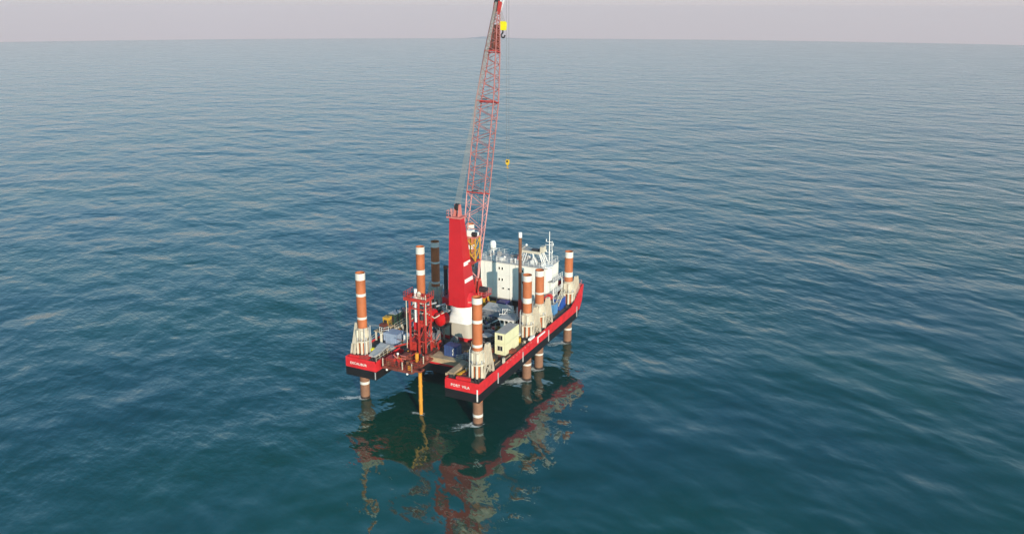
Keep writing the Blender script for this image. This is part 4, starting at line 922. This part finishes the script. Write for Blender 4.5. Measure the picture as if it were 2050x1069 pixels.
MB().tube((10.2,31.3,D),(10.2,31.3,17.5),.42,14).build('pile_foot', 'rig_red', t)
MB().tube((10.2,31.3,17.5),(10.2,31.3,32.2),.38,14).build('pile_tube', 'brown_pile', t)
MB().tube((10.2,31.3,32.2),(10.2,31.3,33.4),.42,14).build('pile_cap', 'white', t)
MB().tube((9.6,31.2,D),(9.6,31.2,15.5),.16,8).build('guide_pole', 'white', t)
t = thing('upright_pile', 'dark grey pile with rusty head left of the crane tower', 'pile', (-8.6,30,D))
MB().tube((-8.6,30,D),(-8.6,30,22.6),.50,14).build('pile_tube', 'dark_steel', t); MB().tube((-8.6,30,22.6),(-8.6,30,23.3),.55,14).build('pile_cap', 'brown_pile', t)
# raised port platform with machinery
t = thing('raised_platform', 'cream-edged raised platform along the port side carrying machinery', 'platform', (-14.6,17,D))
edge = [(-14.4,10.4),(-13.2,10.2),(-12.5,11.2),(-12.3,13.5),(-12.3,22.5),(-15.9,22.5),(-15.9,10.4)]
MB().extr(edge, 2, 12.55, 12.7).build('platform_deck', 'timber_deck', t)
for a, b in zip(edge[:5], edge[1:6]): MB().beam((*a,12.55),(*b,12.55),.14,.5).build('edge_beam', 'cream', t)
for x, y in ((-12.6,12.5),(-12.6,17),(-12.6,22.2),(-15.6,10.8),(-15.6,22.2)): MB().box(x-.15,x+.15,y-.15,y+.15,D,12.5).build('post', 'cream', t)
MB().extr([(19.2,D),(22.3,D),(22.3,12.4),(17.6,12.4),(18.6,11.8),(19.1,11.0)], 0, -12.5,-12.38).build('arched_bracket', 'cream', t)
MB().rail([(-12.4,13.5,12.7),(-12.4,22.3,12.7)],1.1,1.1,.04).build('platform_railing', 'cream', t)
MB().rail([(-14.4,10.5,12.7),(-13.2,10.3,12.7),(-12.5,11.2,12.7)],1.1,.8,.05).build('platform_railing', 'white', t)
MB().beam((-13.6,9.9,12.6),(-12.4,8.2,D+.1),.5,.1).build('access_ladder', 'cream', t)
def crate_machine(label, x, y, w_, l, h, mat, top=None, z=12.7):
    t = thing('deck_machine', label, 'machinery', (x,y,z), 'machinery on the raised port platform')
    MB().box(-w_/2,w_/2,-l/2,l/2,.15,h).build('housing', mat, t, local=True)
    MB().box(-w_/2-.06,w_/2+.06,-l/2-.06,l/2+.06,0,.15).build('base_frame', 'dark_steel', t, local=True)
    MB().box(-w_/2-.05,w_/2+.05,-l/2-.05,l/2+.05,h,h+.09).build('lid', top or mat, t, local=True)
    for k in (-.25,.25): MB().box(w_/2,w_/2+.05,l*k-.2,l*k+.2,h*.3,h*.75).build('side_hatch', 'dark_steel', t, local=True)
    MB().box(-w_*.3,w_*.3,-l/2-.05,-l/2,h*.25,h*.8).build('front_panel', 'dark_steel', t, local=True)
    MB().tube((0,l*.2,h+.09),(0,l*.2,h+.6),.08,8).build('stack', 'dark_steel', t, local=True)
crate_machine('yellow engine housing on the raised port platform', -14.4,13.6,1.4,1.5,2.4,'machine_yellow')
crate_machine('brown rusty winch housing on the near end of the port platform', -14.2,11.8,1.5,1.2,1.3,'rig_rust')
crate_machine('dark green machine housing with pale lid on the port platform', -14.2,16.6,1.8,2.6,2.5,'machine_green','light_grey')
crate_machine('pinkish red machine housing at the far end of the port platform', -14.2,20.4,1.8,2.2,1.9,'pink_red')
crate_machine('small tan machine box beside the railing of the port platform', -13.1,12.9,.9,1.0,.7,'timber_deck')
crate_machine('grey tall cabinet between the green and pink machines', -13.8,18.6,.7,.7,2.6,'grey_steel')
def drum(label, x, y, z, r, h, mat):
    t = thing('steel_drum', label, 'drum', (x,y,z), 'drums on the deck')
    MB().lathe((0,0,0),[(r,0),(r,h*.32),(r*1.05,h*.34),(r,h*.36),(r,h*.65),(r*1.05,h*.67),(r,h*.69),(r,h),(r*.92,h),(r*.92,h-.04)],16,True).build('drum_body', mat, t, local=True)
    MB().tube((r*.5,0,h-.04),(r*.5,0,h+.03),.06,8).build('bung', 'dark_steel', t, local=True)
drum('yellow drum at the foot of the EXCALIBUR jacking tower', -12.2,4.5,D,.45,1.1,'hook_yellow')
drum('grey round vessel under the arch of the raised platform', -12.6,20.3,D,.75,1.9,'blue_pale')
drum('orange box-like drum beyond the yellow offices', 13.6,23.4,D,.55,1.3,'machine_yellow')
drum('blue drum in shade near the workshop shelter', 2.4,29.6,D,.35,1.0,'blue_bright')
def crate(label, x, y, sx, sy, h, mat, rz=0):
    t = thing('cargo_crate', label, 'crate', (x,y,D), 'crates and boxes on the deck', rz)
    MB().box(-sx/2,sx/2,-sy/2,sy/2,.1,h).build('crate_body', mat, t, local=True)
    for k in (-.38,0,.38): MB().box(sx*k-.06,sx*k+.06,-sy/2-.03,-sy/2,.1,h).build('slat', mat, t, local=True)
    MB().box(-sx/2-.04,sx/2+.04,-sy/2-.04,sy/2+.04,h,h+.08).build('lid', mat, t, local=True)
    for k in (-1,1): MB().box(-sx/2,sx/2,k*sy*.35-.08,k*sy*.35+.08,0,.1).build('runner', 'timber_deck', t, local=True)
crate('white steel box left of the drilling frame behind the grey-blue container', -8.0,11.9,1.3,1.6,2.3,'white')
crate('flat brown crate left of the lower yellow office', 10.3,14.0,1.3,1.0,.7,'rig_rust')
crate('tan deck box beside the crane pedestal foot', 5.6,17.6,1.1,1.0,1.0,'timber_deck',.3)
crate('grey box in front of the dark generator set', 5.4,24.0,1.2,1.0,1.0,'grey_steel',.4)
crate('rust brown crate on the port side below the raised platform', -11.2,24.3,1.6,1.6,1.3,'rig_rust')
crate('dark box beside the starboard rail abaft the sky blue container', 12.2,38.9,1.5,1.3,1.1,'dark_steel')
crate('white box against the starboard rail beside the middle legs', 13.2,31.0,1.1,1.6,1.0,'white')
crate('pale box standing on the deck by the drilling platform', -8.7,4.9+9.3,.9,.9,1.2,'cream',.2)
t = thing('pipe_stack', 'stack of rusty drill pipes lying along the deck beside the yellow offices', 'pipe stack', (10.4,17.5,D))
for k in range(7): MB().tube((9.9+(k%4)*.34+(.17 if k>3 else 0),15.8,D+.2+(.3 if k>3 else 0)),(9.9+(k%4)*.34+(.17 if k>3 else 0),21.0,D+.2+(.3 if k>3 else 0)),.15,8).build('drill_pipe', 'rig_rust' if k%2 else 'brown_pile', t)
t = thing('pipe_stack', 'dark pipes stacked across the deck between crane pedestal and control cabin', 'pipe stack', (3.6,22.5,D))
for k in range(6): MB().tube((4.6+k*.0,20.6+k*.36,D+.2),(8.6,19.6+k*.36,D+.2),.15,8).build('drill_pipe', 'dark_steel' if k%2 else 'grey_steel', t)
t = thing('hose_coil', 'coil of dark hose lying on the deck near the crane', 'hose', (3.4,32.4,D))
for k in range(3): 
    mb = MB()
    for i in range(16):
        a0, a1 = 2*math.pi*i/16, 2*math.pi*(i+1)/16; r_ = .55+.14*k
        mb.tube((4.0+r_*math.cos(a0),33.0+r_*math.sin(a0),D+.1),(4.0+r_*math.cos(a1),33.0+r_*math.sin(a1),D+.1),.07,5,cap=False)
    mb.build('hose_turn', 'rubber', t)
t = thing('lifebuoy_board', 'white oval board leaning by the starboard middle legs', 'board', (12.4,25.6,D))
MB().tube((12.4,25.6,D),(12.4,25.6,11.2),.06,6).build('post', 'white', t); MB().lathe((0,0,0),[(.01,0),(.75,.02),(.75,.14),(.01,.15)],20).build('board', 'white', t, local=True).location = (0,0,1.0)

# ------------------------------------------------------------------ foam round the legs
def foam_mat(seed):
    m = bpy.data.materials.new('foam'); m.use_nodes = True; t_ = m.node_tree; ns = t_.nodes; ns.clear(); L = t_.links.new
    o = ns.new('ShaderNodeOutputMaterial'); tc = ns.new('ShaderNodeTexCoord')
    mp = ns.new('ShaderNodeMapping'); mp.inputs['Scale'].default_value = (.5,1.0,1); mp.inputs['Location'].default_value = (seed*3.1,seed*7.7,0); L(tc.outputs['Object'], mp.inputs[0])
    n = ns.new('ShaderNodeTexNoise'); n.inputs['Scale'].default_value = 1.1; n.inputs['Detail'].default_value = 7; n.inputs['Roughness'].default_value = .62; n.inputs['Distortion'].default_value = .9; L(mp.outputs[0], n.inputs['Vector'])
    at = ns.new('ShaderNodeAttribute'); at.attribute_name = 'foam_amount'
    s = ns.new('ShaderNodeMath'); s.operation = 'MULTIPLY_ADD'; L(at.outputs['Fac'], s.inputs[0]); s.inputs[1].default_value = .50; L(n.outputs['Fac'], s.inputs[2])
    r_ = ns.new('ShaderNodeMapRange'); r_.inputs[1].default_value = .65; r_.inputs[2].default_value = .90; r_.inputs[4].default_value = .85; L(s.outputs[0], r_.inputs[0])
    d_ = ns.new('ShaderNodeBsdfDiffuse'); d_.inputs['Color'].default_value = (.75,.78,.77,1); tr = ns.new('ShaderNodeBsdfTransparent')
    mx = ns.new('ShaderNodeMixShader'); L(r_.outputs[0], mx.inputs[0]); L(tr.outputs[0], mx.inputs[1]); L(d_.outputs[0], mx.inputs[2]); L(mx.outputs[0], o.inputs[0])
    return m
def foam(label, x, y, ang, L_, W_, seed, dens=1.0, ring=True):
    nx, ny = 40, 20; vs = []; fs = []; dn = []
    for i in range(nx+1):
        for j in range(ny+1):
            u = -2.2+(L_+2.2)*i/nx; v = (j/ny-.5)*W_*(.6+.6*i/nx)
            vs.append((u, v, .035))
            dr = math.hypot(u, v)
            a = max(0, 1-max(0,u)/L_)**1.2*math.exp(-(v/(W_*.22*(1+.8*max(0,u)/L_)))**2) if u > 0 else max(0, 1-(-u)/2.2)*math.exp(-(v/1.3)**2)
            if ring: a = max(a, math.exp(-((dr-1.25)/.42)**2))
            ed = min(1, 4*min(i/nx, 1-i/nx, j/ny, 1-j/ny)); dn.append(a*ed*dens)
    for i in range(nx):
        for j in range(ny): b = i*(ny+1)+j; fs.append((b, b+ny+1, b+ny+2, b+1))
    me = bpy.data.meshes.new('sea_foam'); me.from_pydata(vs, [], fs)
    at = me.attributes.new('foam_amount', 'FLOAT', 'POINT'); at.data.foreach_set('value', dn)
    me.materials.append(foam_mat(seed))
    o = bpy.data.objects.new('sea_foam', me); COL.objects.link(o); o.location = (x, y, 0); o.rotation_euler = (0,0,ang)
    tag(o, label, kind='stuff')
for (s, i, lab, L_, W_, dn) in ((-1,0,'white foam trailing from the leg under the name EXCALIBUR',11,4.6,.95),(1,0,'white foam churning round the leg under the name PORT VILA',8.5,5.0,1.0),
        (1,1,'white foam trailing from the starboard leg by the brown pile',11,7,1.0),(1,2,'white foam round the second of the paired starboard legs',10,6,.95),(1,3,'pale foam drifting from the starboard bow leg',11,6,.85)):
    foam(lab, s*XL, YS[i], R_(228 if s > 0 else 212), L_, W_, i*2+s, dn)
foam('thin foam streak beside the orange pipe in the slot', 1.1, 2.2, R_(190), 5, 2.4, 9, .8, ring=False)

# ------------------------------------------------------------------ faint island on the horizon
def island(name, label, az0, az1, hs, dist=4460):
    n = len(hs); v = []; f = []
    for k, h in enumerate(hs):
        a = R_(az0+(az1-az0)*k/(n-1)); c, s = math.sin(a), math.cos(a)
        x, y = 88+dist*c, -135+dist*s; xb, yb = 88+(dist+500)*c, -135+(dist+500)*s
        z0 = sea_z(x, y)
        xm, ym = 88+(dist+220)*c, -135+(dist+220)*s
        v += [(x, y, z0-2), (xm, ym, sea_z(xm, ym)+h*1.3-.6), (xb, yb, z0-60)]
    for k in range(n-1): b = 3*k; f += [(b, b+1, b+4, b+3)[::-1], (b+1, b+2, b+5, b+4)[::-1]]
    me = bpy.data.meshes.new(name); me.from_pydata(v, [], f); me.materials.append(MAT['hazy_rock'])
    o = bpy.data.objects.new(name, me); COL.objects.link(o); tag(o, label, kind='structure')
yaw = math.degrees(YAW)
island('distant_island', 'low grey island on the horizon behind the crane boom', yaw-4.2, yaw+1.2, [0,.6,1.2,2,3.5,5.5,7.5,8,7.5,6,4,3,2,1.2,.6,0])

HAZE_D = 1.0e-4
# ------------------------------------------------------------------ the hazy air over the sea
hm = bpy.data.materials.new('haze'); hm.use_nodes = True; hn = hm.node_tree; hn.nodes.clear()
ho = hn.nodes.new('ShaderNodeOutputMaterial'); hv = hn.nodes.new('ShaderNodeVolumePrincipled')
hv.inputs['Color'].default_value = (1.0, 0.89, 0.94, 1); hv.inputs['Density'].default_value = HAZE_D; hv.inputs['Anisotropy'].default_value = 0.0
hn.links.new(hv.outputs[0], ho.inputs['Volume']); MAT['haze'] = hm
HB = 10600
hz_ = MB().box(-HB, HB, -HB, HB, -520, 96).build('haze', 'haze'); tag(hz_, 'thin pale haze over the sea', kind='stuff')
